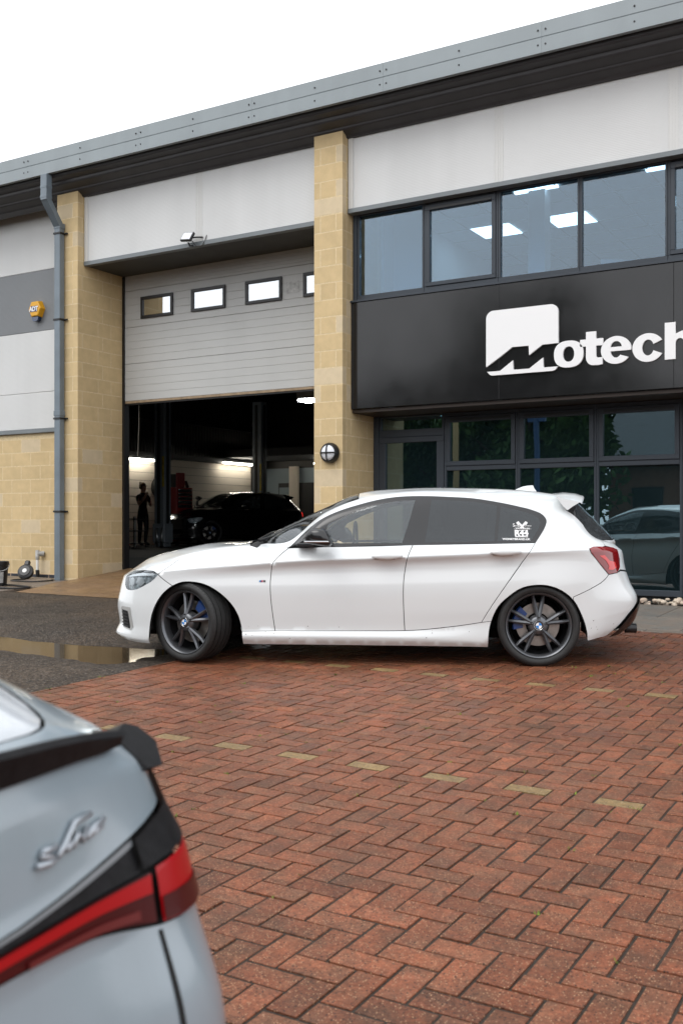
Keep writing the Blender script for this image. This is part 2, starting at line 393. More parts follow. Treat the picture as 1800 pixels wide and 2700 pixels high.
def brick_shape(x0, x1, y0, y1, h=.0):
    "top of a chamfered paver, open below: 12 verts, 9 faces"
    c = .0018; zt, zm, zb = 0, -.0012, -.045
    v = [(x0+c,y0+c,zt),(x1-c,y0+c,zt),(x1-c,y1-c,zt),(x0+c,y1-c,zt),(x0,y0,zm),(x1,y0,zm),(x1,y1,zm),(x0,y1,zm),(x0,y0,zb),(x1,y0,zb),(x1,y1,zb),(x0,y1,zb)]
    f = [(0,1,2,3)]+[(a,4+a,4+(a+1)%4,(a+1)%4)[::1] for a in range(4)]+[(4+a,8+a,8+(a+1)%4,4+(a+1)%4) for a in range(4)]
    return v, f
bricks = []; J = .0050
PX, PY = -2.011-MOD, 4.319-MOD/2      # a yellow brick starts here
for j in range(-124, 56):
    for i in range(-60, 112):
        k = (i-j) % 4
        if k == 0: x0, x1, y0, y1 = i, i+2, j, j+1
        elif k == 3: x0, x1, y0, y1 = i, i+1, j, j+2
        else: continue
        X0, X1, Y0, Y1 = PX+x0*MOD+J, PX+x1*MOD-J, PY+y0*MOD+J, PY+y1*MOD-J
        if X1 < EDGE+.02 or Y1 > KERB+.09 or X0 > 8.9: continue
        X0c = max(X0, EDGE); Y1c = min(Y1, KERB-.004)
        if Y1c-Y0 < .02 or X1-X0c < .02: continue
        yel = k == 0 and j in (0, 24) and i % 4 == 0 and -40 < i < 40
        bricks.append((X0c, X1, Y0, Y1c, yel))
paving = grid_sheet('block_paving', np.arange(EDGE+.002, 8.95, .5), np.append(np.arange(-7.9, KERB-.1, .5), KERB-.005), lambda X, Y: G(Y,X)-.0048, M['bed'])
scored = []
for n, (x0,x1,y0,y1,yl) in enumerate(bricks):
    cx_, cy_ = (x0+x1)/2, (y0+y1)/2
    px, py, zc = project(cx_, cy_, float(G(cy_, cx_)))
    a = -1
    if zc > .6 and -30 < px < 1830 and 1700 < py < 2730:
        a = 1/zc**3
        if px < 560 and py > 1960: a = -1                 # behind the near car
        if px < 620 and py > 2380: a = -1
        if yl: a += 100
    scored.append((a, n))
scored.sort(reverse=True)
single = {n for a, n in scored[:300] if a > 0}
shape_cache = {}
sv, sf, tone = [], [], []
rb = random.Random(3)
for n, (x0,x1,y0,y1,yl) in enumerate(bricks):
    cx_, cy_ = (x0+x1)/2, (y0+y1)/2; w, d = x1-x0, y1-y0
    z = float(G(cy_, cx_)) + rb.uniform(-.0022,.0022)
    tx, ty = rb.gauss(0,.006), rb.gauss(0,.006)
    if n in single or yl:
        key = (round(w,3), round(d,3), yl)
        if key not in shape_cache:
            v, f = brick_shape(-w/2, w/2, -d/2, d/2); me = bpy.data.meshes.new('brick'); me.from_pydata(v, [], f)
            me.materials.append(M['brick_yellow'] if yl else M['brick']); shape_cache[key] = me
        o = bpy.data.objects.new('brick', shape_cache[key]); COL.objects.link(o); o.parent = paving
        o.location = (cx_, cy_, z); o.rotation_euler = (.027+ty, .009+tx, 0)
    else:
        v, f = brick_shape(-w/2, w/2, -d/2, d/2); b = len(sv)
        sv += [(cx_+p[0], cy_+p[1], z+p[2]+p[1]*(.027+ty)-p[0]*(.009+tx)) for p in v]; sf += [tuple(b+i for i in q) for q in f]
        tn = rb.uniform(.81,1.19); tone += [(tn*rb.uniform(.96,1.04), tn, tn*rb.uniform(.94,1.06), 1)]*len(v)
me = bpy.data.meshes.new('brick_field'); me.from_pydata(sv, [], sf); me.materials.append(M['brick_stuff'])
ca = me.color_attributes.new('tone', 'FLOAT_COLOR', 'POINT'); ca.data.foreach_set('color', np.array(tone, dtype=np.float32).ravel())
o = link('brick_field', me, paving); o['kind'] = 'stuff'
# moss and tiny weeds in the joints
M['moss'] = pm('moss', (.12,.15,.02), .9, var=(60,.5))
mb = MB(); rw = random.Random(5)
for _ in range(1700):
    x0,x1,y0,y1,yl = bricks[rw.randrange(len(bricks))]
    if y1 < 1.6: continue
    if y1 < 4 and rw.random() < .5: continue
    x, y = rw.choice((x0-J, x1+J)) + rw.uniform(-.02,.02), rw.choice((y0-J, y1+J)) + rw.uniform(-.004,.004)
    z = float(G(y, x)); s = rw.uniform(.005,.017)*(1 if y > 3 else .7)
    for q in range(rw.randint(3,6)):
        a = rw.uniform(0,6.28); dx, dy = math.cos(a)*s, math.sin(a)*s
        xx, yy = x+rw.gauss(0,s*.8), y+rw.gauss(0,s*.5)
        mb.add([(xx-dy*.35,yy+dx*.35,z-.004),(xx+dy*.35,yy-dx*.35,z-.004),(xx+dx,yy+dy,z+rw.uniform(.3,.9)*s)], [(0,1,2)])
o = mb.build('moss_in_joints', M['moss'], recalc=False); tag(o, 'tiny green moss and weeds in the paving joints', 'moss', kind='stuff')
# small stones lying on the paving
M['grit'] = pm('grit', (.30,.27,.24), .7, orand=.3)

# ------------------------------------------------------------------ pavement, ramp along the building
def pave_z(D, X): return G(KERB, X)+.030*(D-KERB)
sl = grid_sheet('pavement', [-20.5,-11.6,-6.2,9], [KERB, 12.6], lambda X, Y: pave_z(Y,X)-.03, M['bed'])
def slab(x0,x1,y0,y1,par,mat,th=.03,ch=.004,name='slab'):
    mb = MB(); g = .004; z = lambda x,y: float(pave_z(y,x))
    x0 += g; x1 -= g; y0 += g; y1 -= g; c = ch
    top = [(x0+c,y0+c),(x1-c,y0+c),(x1-c,y1-c),(x0+c,y1-c)]; rim = [(x0,y0),(x1,y0),(x1,y1),(x0,y1)]
    v = [(x,y,z(x,y)) for x,y in top]+[(x,y,z(x,y)-c) for x,y in rim]+[(x,y,z(x,y)-th) for x,y in rim]
    f = [(0,1,2,3)]+[(a,4+a,4+(a+1)%4,(a+1)%4) for a in range(4)]+[(4+a,8+a,8+(a+1)%4,4+(a+1)%4) for a in range(4)]
    mb.add(v, f); return mb.build(name, mat, par, recalc=True)
x = -6.85
k = 0
while x < 6:
    w = .93
    slab(x, x+w, 9.98, 10.95, sl, M['slab']); slab(x-.45, x+w-.45, 10.95, 12.12, sl, M['slab'])
    slab(x-.3, x+w-.3, KERB+.001, 9.98, sl, M['slab'], name='kerb_stone')
    x += w; k += 1
x = -20
while x < -11.4:
    slab(x, min(x+.93,-11.35), KERB+.001, 10.75, sl, M['slab']); slab(x+.4, min(x+1.33,-11.6), 10.75, 11.75, sl, M['slab']); x += .93
def ramp_z(X, Y):
    s_ = np.clip((Y-KERB)/2.76, 0, 1.3); return G(KERB, X)+.004+.198*s_**1.6
rx = np.arange(-11.3, -6.7, .15)
def ramp_zz(X, Y):
    lim = -11.19-(Y-KERB)*.45          # slanting left edge
    return np.where(X < lim, ramp_z(X,Y)-.2, ramp_z(X,Y))
ramp = MB(); ysr = np.linspace(KERB+.002, 12.62, 19); nx = 24
vv = []
for y in ysr:
    xl = -11.19-min(y-KERB,1.2)*.42; xr = -7.25+.35*max(0,1-(y-KERB)/1.7)
    for i in range(nx+1):
        xx = xl+(xr-xl)*i/nx; vv.append((xx, y, float(ramp_z(xx,y))+(0 if 0 < i < nx else -.03)))
ramp.add(vv, [(j*(nx+1)+i, j*(nx+1)+i+1, (j+1)*(nx+1)+i+1, (j+1)*(nx+1)+i) for j in range(len(ysr)-1) for i in range(nx)])
o = ramp.build('concrete_ramp', M['conc'], smooth=True); o['kind'] = 'structure'
# edge of the pavement either side of the ramp, seen as a low dark kerb
M['pebble'] = pm('pebble', (.50,.42,.33), .6, var=(8,.2), orand=.25, hue=((.45,.30,.24),1.3,.8))
peb = MB(); rp = random.Random(11)
def pebble(mb, x, y, z, r):
    n = 7; v = []; sx, sy, sz = r*rp.uniform(.9,1.6), r*rp.uniform(.7,1.1), r*rp.uniform(.5,.8); a0 = rp.uniform(0,3); ca, sa = math.cos(a0), math.sin(a0)
    for lat in (-.5,.1,.65):
        rr = math.cos(lat*1.45)
        for i in range(n):
            t = 2*math.pi*i/n; px, py = sx*rr*math.cos(t), sy*rr*math.sin(t)
            v.append((x+px*ca-py*sa, y+px*sa+py*ca, z+sz*math.sin(lat*1.45)))
    v.append((x,y,z+sz)); f = []
    for j in range(2):
        for i in range(n): f.append((j*n+i, j*n+(i+1)%n, (j+1)*n+(i+1)%n, (j+1)*n+i))
    f += [(2*n+i, 2*n+(i+1)%n, 3*n) for i in range(n)]
    mb.add(v, f)
for _ in range(520):
    x = rp.uniform(-5.9, 2.5); y = rp.uniform(12.14, 12.44); pebble(peb, x, y, float(pave_z(y,x))+rp.uniform(-.01,.045), rp.uniform(.018,.042))
o = peb.build('pebble_strip', M['pebble'], smooth=True, recalc=False); tag(o, 'strip of pale rounded pebbles below the shop windows', 'pebbles', kind='stuff')

# ------------------------------------------------------------------ the industrial unit
D0 = 11.55; CH = .2245; ZB = .2275
bld = thing('industrial_unit', 'pale clad industrial unit with cream block pillars and grey eaves', 'building', (-7, D0, .2))
bc = {}
def block(par, x0,x1,y0,y1,z0,z1, mat=None, name='block', j=.005, ch=.004):
    mat = mat or M['block']; x0 += j; x1 -= j; y0 += j; y1 -= j; z0 += j; z1 -= j
    key = (round(x1-x0,3), round(y1-y0,3), round(z1-z0,3), mat.name)
    if key not in bc:
        w, d, h = (x1-x0)/2, (y1-y0)/2, (z1-z0)/2; me = bpy.data.meshes.new(name); t = MB().box(-w,w,-d,d,-h,h,ch=ch)
        me.from_pydata(t.v, [], t.f); me.materials.append(mat); bc[key] = me
    o = bpy.data.objects.new(name, bc[key]); COL.objects.link(o); o.parent = par; q = _off(par)
    o.location = ((x0+x1)/2-q[0], (y0+y1)/2-q[1], (z0+z1)/2-q[2]); return o
rk = random.Random(2)
def pmat(): return M['block_grey'] if rk.random() < .10 else M['block']
# left pillar with the deep reveal of the roller door
pil = cbox('pillar', M['mortar'], bld, -12.046,-11.606, D0+.006,12.60, .05,6.28, ch=0)
for k in range(27):
    z0 = ZB+k*CH; z1 = z0+CH
    if k % 2:
        block(pil, -12.052,-11.602-.11, D0,D0+.10, z0,z1, pmat())
        block(pil, -11.602-.11,-11.60, D0,D0+.45, z0,z1, pmat())
        block(pil, -11.71,-11.60, D0+.45,D0+.74, z0,z1, pmat()); block(pil, -11.71,-11.60, D0+.74,12.585, z0,z1, pmat())
    else:
        block(pil, -12.052,-11.60, D0,D0+.105, z0,z1, pmat())
        block(pil, -11.71,-11.60, D0+.105,D0+.55, z0,z1, pmat()); block(pil, -11.71,-11.60, D0+.55,12.585, z0,z1, pmat())
for k in range(3):      # blue brick foot of the pillar
    z1 = ZB-.0005-k*.075
    for i in range(2): block(pil, -12.05+.225*i+.0, -12.05+.225*(i+1), D0+.003, D0+.10, z1-.075, z1, M['blue_brick'], 'plinth_brick', ch=.003)
    for i in range(4): block(pil, -11.70, -11.603, D0+.10+.225*i, D0+.10+.225*(i+1), z1-.075, z1, M['blue_brick'], 'plinth_brick', ch=.003)
# right pillar
pil = cbox('pillar', M['mortar'], bld, -7.284,-6.846, D0+.006,12.60, .05,6.28, ch=0)
for k in range(27):
    z0 = ZB+k*CH; z1 = z0+CH
    if k % 2:
        block(pil, -7.29,-7.185, D0,D0+.44, z0,z1, pmat()); block(pil, -7.185,-6.945, D0,D0+.10, z0,z1, pmat()); block(pil, -6.945,-6.84, D0,D0+.11, z0,z1, pmat())
        block(pil, -6.945,-6.84, D0+.11,D0+.22, z0,z1, pmat()); block(pil, -6.945,-6.84, D0+.22,D0+.66, z0,z1, pmat()); block(pil, -6.945,-6.84, D0+.66,12.5, z0,z1, pmat())
    else:
        block(pil, -7.29,-6.84, D0,D0+.105, z0,z1, pmat()); block(pil, -7.29,-7.185, D0+.105,D0+.55, z0,z1, pmat())
        block(pil, -6.945,-6.84, D0+.105,D0+.44, z0,z1, pmat()); block(pil, -6.945,-6.84, D0+.44,12.5, z0,z1, pmat())
# block wall with plinth left of the pillar
WL = 12.05
wall = cbox('wall', M['mortar'], bld, -20.4,-12.06, WL+.006,WL+.12, .0,2.60, ch=0)
for k in range(10):
    z0 = .25+k*CH; x = -12.06-(0 if k % 2 else .225)
    if k % 2 == 0: block(wall, -12.285,-12.06, WL,WL+.10, z0,z0+CH, pmat())
    while x > -16: block(wall, x-.45, x, WL,WL+.10, z0,z0+CH, pmat()); x -= .45
pm2 = cbox('plinth', M['mortar_pink'], bld, -20.4,-12.062, WL-.020,WL+.004, .0,.247, ch=0)
for k in range(3):
    z1 = .249-k*.075; x = -12.06-(.11 if k % 2 else 0)
    while x > -15.2: block(pm2, x-.225, x, WL-.026,WL+.05, z1-.075, z1, M['blue_brick'], 'plinth_brick', ch=.003); x -= .225
# cladding bands left of the pillar
for z0, z1, m in ((2.655,3.255,'clad'),(3.258,4.268,'clad'),(4.271,5.27,'clad_dark'),(5.273,6.30,'clad')):
    for x0, x1 in ((-20.4,-16.0),(-15.995,-12.055)): cbox('cladding_panel', M[m], bld, x0,x1, WL-.02,WL+.05, z0,z1, ch=.006)
cbox('flashing', M['flash'], bld, -20.4,-12.055, WL-.045,WL+.06, 2.585,2.652, ch=.004)
# cladding above the roller door and above the windows
for x0, x1 in ((-11.598,-9.40),(-9.28,-7.293),(-6.838,-4.775),(-4.665,-2.705),(-2.595,-.6),(-.49,1.5),(1.61,3.6)):
    left = x1 < -7; z0 = 5.168 if left else 5.243
    cbox('cladding_panel', M['clad'], bld, x0,x1, 11.70,11.76, z0,6.40, ch=.002)
M['clad_plain'] = pm('pale_grey_trim', (.60,.60,.585), .45, var=(2,.02), streak=(1.7,.06))
for x in (-9.34,-4.72,-2.65,-.545,1.555):
    z0 = 5.168 if x < -7 else 5.243
    mb = MB().box(x-.0598,x+.0598, 11.7012,11.755, z0,6.40)
    for q in (-.05,-.014,.014,.05): mb.box(x+q-.005,x+q+.005, 11.6985,11.706, z0,6.40)
    mb.build('joint_cover', M['clad_plain'], bld, recalc=False)
for x0 in (-11.598,-6.838):
    mb = MB().box(x0+.002,x0+.075, 11.688,11.699, 5.17 if x0 < -7 else 5.245, 6.38); mb.build('corner_trim', M['clad_plain'], bld, recalc=False)
cbox('flashing', M['flash'], bld, -11.598,-7.293, 11.675,11.77, 5.10,5.165, ch=.004)
cbox('flashing', M['flash'], bld, -6.838,3.6, 11.675,11.81, 5.18,5.24, ch=.004)
cbox('door_soffit', M['soffit2'], bld, -11.598,-7.293, 11.772,12.62, 5.105,5.16, ch=0)
# eaves: light fascia, stepped dark soffit
XA, XB = -20.4, 4.0
fs = [(11.20,6.81),(11.20,6.64),(11.206,6.63),(11.206,6.625),(11.196,6.62),(11.196,6.452),(11.255,6.452),(11.255,6.462),(11.215,6.47),(11.215,6.80),(11.5,6.795),(11.5,6.80),(11.21,6.812)]
seams = [XA,-17.9,-14.9,-12.35,-10.05,-8.05,-6.05,-4.0,-1.9,.2,2.1,XB]
for a, b in zip(seams[:-1], seams[1:]):
    MB().prism([[(p[0],p[1]) for p in fs]], a+.001, b-.001, 'x').build('fascia', M['fascia'], bld)
so = [(11.258,6.462),(11.285,6.470),(11.290,6.425),(11.30,6.405),(11.40,6.378),(11.405,6.345),(11.415,6.325),(11.43,6.318),(11.53,6.275),(11.535,6.255),(11.55,6.24),(11.64,6.20),(11.655,6.175),(11.80,6.155),(11.80,6.5),(11.26,6.5)]
MB().prism([so], XA, XB, 'x').build('soffit', M['soffit'], bld)
for x in (-11.3,): pass
me = MB().lathe([(0,-.006),(.009,-.006),(.011,-.002),(.011,.004)], axis='y', n=8); sm = bpy.data.meshes.new('screw'); sm.from_pydata(me.v, [], me.f); sm.materials.append(M['frame_black'])
q = _off(bld)
for i, s_ in enumerate(seams[1:-1]):
    mid = (s_+seams[i+2])/2
    for xx in (s_-.045, s_+.045, mid):
        for z in (6.715, 6.545):
            o = bpy.data.objects.new('screw', sm); COL.objects.link(o); o.parent = bld; o.location = (xx-q[0], 11.195-q[1], z-q[2])
cbox('roof', M['soffit2'], bld, XA,XB, 11.52,32.0, 6.60,6.78, ch=0)
# ---- sectional overhead door, half raised
M['door_seal'] = pm('weathered_door_seal', (.30,.22,.14), .7, var=(12,.3))
DD = 12.56
def door_panel(z0, z1):
    prof = [(DD+.05,z0),(DD+.006,z0)]; n = 5; h = (z1-z0)/n
    prof += [(DD,z0+.004)]
    for i in range(1, n): zc = z0+i*h; prof += [(DD,zc-.006),(DD+.005,zc),(DD,zc+.006)]
    prof += [(DD,z1-.004),(DD+.006,z1),(DD+.05,z1)]
    return MB().prism([prof], -11.555, -7.20, 'x')
sd = door_panel(3.075,3.674).build('sectional_door', M['door_panel'], bld)
for a, b in ((3.677,4.266),(4.269,4.86),(4.863,5.12)): door_panel(a, b).build('door_panel', M['door_panel'], sd)
cbox('bottom_seal', M['door_seal'], sd, -11.555,-7.20, DD-.004,DD+.05, 3.035,3.072, ch=.004)
cbox('bottom_seal_rubber', M['rubber_seal'], sd, -11.555,-7.20, DD+.004,DD+.045, 3.008,3.034, ch=.004)
for xw in (-11.203,-10.17,-9.132,-8.094):
    x0, x1, z0, z1 = xw, xw+.66, 4.384, 4.733; mb = MB(); t = .045
    for a in ((x0,x1,z0,z0+t),(x0,x1,z1-t,z1),(x0,x0+t,z0+t,z1-t),(x1-t,x1,z0+t,z1-t)): mb.box(a[0],a[1],DD-.03,DD+.002,a[2],a[3],ch=.003)
    w = mb.build('door_window', M['black_plastic'], sd, recalc=False)
    cbox('pane', M['glass_door'], sd, x0+t+.001,x1-t-.001, DD-.008,DD-.004, z0+t+.001,z1-t-.001, ch=0)
mb = MB()
mb.box(-11.60,-11.555,DD-.02,DD+.10,.30,5.1); mb.build('door_track', M['black_plastic'], bld, recalc=False)
# faded sticker on the door
M['sticker'] = pm('faded_sticker', (.40,.40,.39), .5, var=(18,.35))
cbox('faded_sticker', M['sticker'], sd, -8.40,-8.17, DD-.003,DD-.001, 4.47,4.64, ch=0)
# ---- office windows, upper floor
def bars(x0,x1,y0,y1,z0,z1,t,tb=None,tt=None,ch=.004,mb=None):
    mb = mb or MB(); tb = tb or t; tt = tt or t
    mb.box(x0,x1,y0,y1,z0,z0+tb,ch=ch); mb.box(x0,x1,y0,y1,z1-tt,z1,ch=ch)
    mb.box(x0,x0+t,y0,y1,z0+tb-.001,z1-tt+.001,ch=ch); mb.box(x1-t,x1,y0,y1,z0+tb-.001,z1-tt+.001,ch=ch); return mb
FY = 11.82
cbox('window_jamb', M['frame'], bld, -6.835,-6.78, FY-.01,FY+.10, 4.04,5.24, ch=.004)
ux = [-6.775,-5.79,-4.78,-3.755,-2.74,-1.725,-.71,.3,1.3]
for i, (a, b) in enumerate(zip(ux[:-1], ux[1:])):
    cas = i in (1, 4, 6)
    w = bars(a+.001,b-.001,FY,FY+.09,4.04,5.24,.028,.072,.07).build('window', M['frame'], bld, recalc=False)
    if cas:
        bars(a+.03,b-.03,FY-.014,FY+.06,4.115,5.155,.052,.05,.075).build('sash', M['frame'], w, recalc=False)
        cbox('vent', M['frame_black'], w, a+.085,b-.085, FY-.020,FY-.012, 5.085,5.12, ch=.002)
        cbox('pane', M['glass_up'], w, a+.083,b-.083, FY+.02,FY+.026, 4.166,5.079, ch=0)
    else: cbox('pane', M['glass_up'], w, a+.030,b-.030, FY+.03,FY+.036, 4.113,5.169, ch=0)
cbox('window_sill', M['frame'], bld, -6.835,1.3, 11.735,11.815, 4.012,4.038, ch=.003)
# ---- shop front, ground floor
GY = 12.40
M['brownish'] = pm('dark_brown_soffit', (.03,.018,.012), .5)
cbox('shopfront_soffit', M['brownish'], bld, -6.838,1.3, 11.80,12.52, 2.555,2.598, ch=0)
cbox('window_jamb', M['frame'], bld, -6.838,-6.765, GY-.02,GY+.10, .20,2.552, ch=.004)
dr = bars(-6.762,-5.782,GY,GY+.09,2.262,2.552,.03,.10,.02).build('transom_window', M['frame'], bld, recalc=False)
cbox('pane', M['glass_low'], dr, -6.733,-5.811, GY+.03,GY+.036, 2.363,2.531, ch=0)
dr = bars(-6.762,-5.782,GY-.01,GY+.06,.235,2.260,.105,.2,.075).build('shop_door', M['frame'], bld, recalc=False)
cbox('pane', M['glass_low'], dr, -6.656,-5.888, GY+.02,GY+.026, .436,2.184, ch=0)
mb = MB().tube([(-5.83,GY-.01,1.05),(-5.83,GY-.07,1.05),(-5.83,GY-.07,1.55),(-5.83,GY-.01,1.55)], .014, 8); mb.build('door_handle', M['steel'], dr, smooth=True)
gx = [-5.778,-4.75,-3.732,-2.708,-1.69,-.67,.35,1.3]
for a, b in zip(gx[:-1], gx[1:]):
    w = bars(a+.001,b-.001,GY,GY+.09,.217,2.552,.028,.072,.05).build('window', M['frame'], bld, recalc=False)
    cbox('transom', M['frame'], w, a+.03,b-.03, GY+.002,GY+.088, 1.786,1.846, ch=.004)
    bars(a+.031,b-.031,GY-.014,GY+.06,1.848,2.50,.055,.06,.075).build('sash', M['frame'], w, recalc=False)
    cbox('vent', M['frame_black'], w, a+.09,b-.09, GY-.020,GY-.012, 2.44,2.475, ch=.002)
    cbox('pane', M['glass_low'], w, a+.087,b-.087, GY+.02,GY+.026, 1.909,2.424, ch=0)
    cbox('pane', M['glass_low'], w, a+.030,b-.030, GY+.03,GY+.036, .290,1.785, ch=0)
# ---- rooms behind the glass
M['room_wall'] = pm('office_wall', (.68,.72,.75), .8, var=(1,.04))
M['room_dark'] = pm('showroom_wall', (.10,.11,.115), .8, var=(1,.1))
M['carpet'] = pm('carpet', (.08,.085,.09), .95)
cbox('office_floor', M['carpet'], bld, -6.8,3.9, 12.55,20, 2.75,3.0, ch=0)
cbox('office_ceiling', M['room_wall'], bld, -6.8,3.9, 11.93,20, 5.56,5.62, ch=0)
cbox('office_back_wall', M['room_wall'], bld, -6.8,3.9, 20.0,20.1, .2,5.62, ch=0)
cbox('office_side_wall', M['room_wall'], bld, -6.90,-6.80, 12.61,20, 2.7,5.62, ch=0)
cbox('office_partition', M['room_wall'], bld, -7.4,-6.35, 12.9,13.0, 3.0,5.56, ch=0)
cbox('office_column', M['room_wall'], bld, -4.85,-4.62, 13.05,13.28, 3.0,5.56, ch=0)
cbox('showroom_side_wall', M['room_dark'], bld, -6.96,-6.86, 12.62,20, .2,2.7, ch=0)
cbox('showroom_floor', M['carpet'], bld, -6.9,3.9, 12.5,20, .15,.23, ch=0)
cbox('showroom_back_wall', M['room_dark'], bld, -6.85,3.9, 17.5,17.6, .23,2.75, ch=0)
cbox('office_end_wall', M['room_dark'], bld, 3.9,4.0, 12.5,20, .2,5.6, ch=0)
# ------------------------------------------------------------------ car body surface
def _tang(k, P):
    "three-point tangents of P[n,...] at knots k[n]"
    m = np.zeros_like(P); d = (P[1:]-P[:-1])/(k[1:]-k[:-1]).reshape(-1, *([1]*(P.ndim-1)))
    m[0] = d[0]; m[-1] = d[-1]
    for i in range(1, len(k)-1):
        a, b = k[i]-k[i-1], k[i+1]-k[i]; m[i] = (d[i-1]*b+d[i]*a)/(a+b)
    return m
class Surf:
    def __init__(s, tk, vk, P, splits):
        s.tk = np.array(tk, float); s.vk = np.array(vk, float); s.P = np.array(P, float)   # P[K][S][3]
        s.Mt = np.stack([_tang(s.tk, s.P[k]) for k in range(len(vk))])
        s.splits = splits; s.grid = None
    def lines(s, t):
        t = np.clip(t, s.tk[0], s.tk[-1]); i = np.clip(np.searchsorted(s.tk, t, 'right')-1, 0, len(s.tk)-2)
        h = s.tk[i+1]-s.tk[i]; u = ((t-s.tk[i])/h)
        a, b = (1+2*u)*(1-u)**2, u*(1-u)**2*h; c, d = u*u*(3-2*u), u*u*(u-1)*h
        return (s.P[:,i]*a[None,:,None]+s.Mt[:,i]*b[None,:,None]+s.P[:,i+1]*c[None,:,None]+s.Mt[:,i+1]*d[None,:,None])   # K,N,3
    def __call__(s, t, v):
        t = np.atleast_1d(np.asarray(t, float)); v = np.atleast_1d(np.asarray(v, float))
        L = s.lines(t); vk = s.vk; v = np.clip(v, vk[0], vk[-1])
        d = (L[1:]-L[:-1])/(vk[1:]-vk[:-1])[:,None,None]
        mR = np.zeros_like(L); mL = np.zeros_like(L)
        mR[0] = d[0]; mL[-1] = d[-1]; mL[0] = d[0]; mR[-1] = d[-1]
        for k in range(1, len(vk)-1):
            a, b = vk[k]-vk[k-1], vk[k+1]-vk[k]
            m = (d[k-1]*b+d[k]*a)/(a+b)
            if k in s.splits:
                w = s.splits[k]; mL[k] = d[k-1]*w+m*(1-w); mR[k] = d[k]*w+m*(1-w)
            else: mL[k] = mR[k] = m
        j = np.clip(np.searchsorted(vk, v, 'right')-1, 0, len(vk)-2); n = np.arange(len(v))
        h = vk[j+1]-vk[j]; u = (v-vk[j])/h
        a, b = (1+2*u)*(1-u)**2, u*(1-u)**2*h; c, e = u*u*(3-2*u), u*u*(u-1)*h
        return L[j,n]*a[:,None]+mR[j,n]*b[:,None]+L[j+1,n]*c[:,None]+mL[j+1,n]*e[:,None]
    def normal(s, t, v):
        t = np.asarray(t, float); v = np.asarray(v, float); e = 2e-3
        t0, t1 = np.clip(t-e, s.tk[0], s.tk[-1]), np.clip(t+e, s.tk[0], s.tk[-1])
        v0, v1 = np.clip(v-e, s.vk[0], s.vk[-1]), np.clip(v+e, s.vk[0], s.vk[-1])
        n = np.cross(s(t1,v)-s(t0,v), s(t,v1)-s(t,v0)); l = np.linalg.norm(n, axis=1); n[l < 1e-12] = (0,0,1); l[l < 1e-12] = 1
        return n/l[:,None]
    def inv(s, x, z, vmax=None):
        "surface parameters of the near-side point seen at (x, z)"
        if s.grid is None:
            T, V = np.meshgrid(np.linspace(s.tk[0], s.tk[-1], 420), np.linspace(s.vk[0], s.vk[-1], 150)); s.grid = (T.ravel(), V.ravel(), s(T.ravel(), V.ravel()))
        T, V, Q = s.grid; d = (Q[:,0]-x)**2+(Q[:,2]-z)**2 + 1e-4*(Q[:,1]+.9)**2
        if vmax is not None: d = np.where(V > vmax, 9, d)
        i = int(np.argmin(d)); t, v = T[i], V[i]; e = 1e-3
        for _ in range(12):
            p = s([t,t+e,t],[v,v,v+e]); J = np.array([[(p[1][0]-p[0][0])/e,(p[2][0]-p[0][0])/e],[(p[1][2]-p[0][2])/e,(p[2][2]-p[0][2])/e]])
            r = np.array([x-p[0][0], z-p[0][2]])
            try: st = np.linalg.solve(J+1e-9*np.eye(2), r)
            except Exception: break
            st = np.clip(st, -.08, .08); t = float(np.clip(t+st[0], s.tk[0], s.tk[-1])); v = float(np.clip(v+st[1], s.vk[0], s.vk[-1]))
        return (t, v)
    def t_at(s, x, v, lo=0, hi=None):
        T = np.linspace(s.tk[0]+lo, s.tk[-1] if hi is None else hi, 900); q = s(T, np.full(900, v))[:,0]; return float(T[int(np.argmin(abs(q-x)))])
def resample(pts, step, closed=False):
    out = []; n = len(pts)
    for i in range(n if closed else n-1):
        a, b = np.array(pts[i]), np.array(pts[(i+1) % n]); m = max(1, int(math.ceil(np.linalg.norm(b-a)/step)))
        out += [tuple(a+(b-a)*k/m) for k in range(m)]
    if not closed: out.append(tuple(pts[-1]))
    return out
def in_poly(P, x, y):
    ins = np.zeros(len(x), bool); n = len(P)
    for i in range(n):
        x0, y0 = P[i]; x1, y1 = P[(i+1) % n]
        if y0 == y1: continue
        c = ((y0 > y) != (y1 > y)) & (x < (x1-x0)*(y-y0)/(y1-y0)+x0); ins ^= c
    return ins
def inset(P, d):
    n = len(P); A = sum(P[i][0]*P[(i+1)%n][1]-P[(i+1)%n][0]*P[i][1] for i in range(n)); sg = 1 if A > 0 else -1; out = []
    for i in range(n):
        a, b, c = np.array(P[i-1]), np.array(P[i]), np.array(P[(i+1)%n]); e1, e2 = b-a, c-b
        l1, l2 = np.linalg.norm(e1), np.linalg.norm(e2)
        if l1 < 1e-9 or l2 < 1e-9: continue
        n1, n2 = np.array([-e1[1],e1[0]])/l1*sg, np.array([-e2[1],e2[0]])/l2*sg; m = n1+n2; q = m.dot(m)
        if q < .3: m = n1; q = 1.
        else: m = m*2/q/1.
        out.append(tuple(b+m*d*(1 if q > 0 else 1)))
    return out
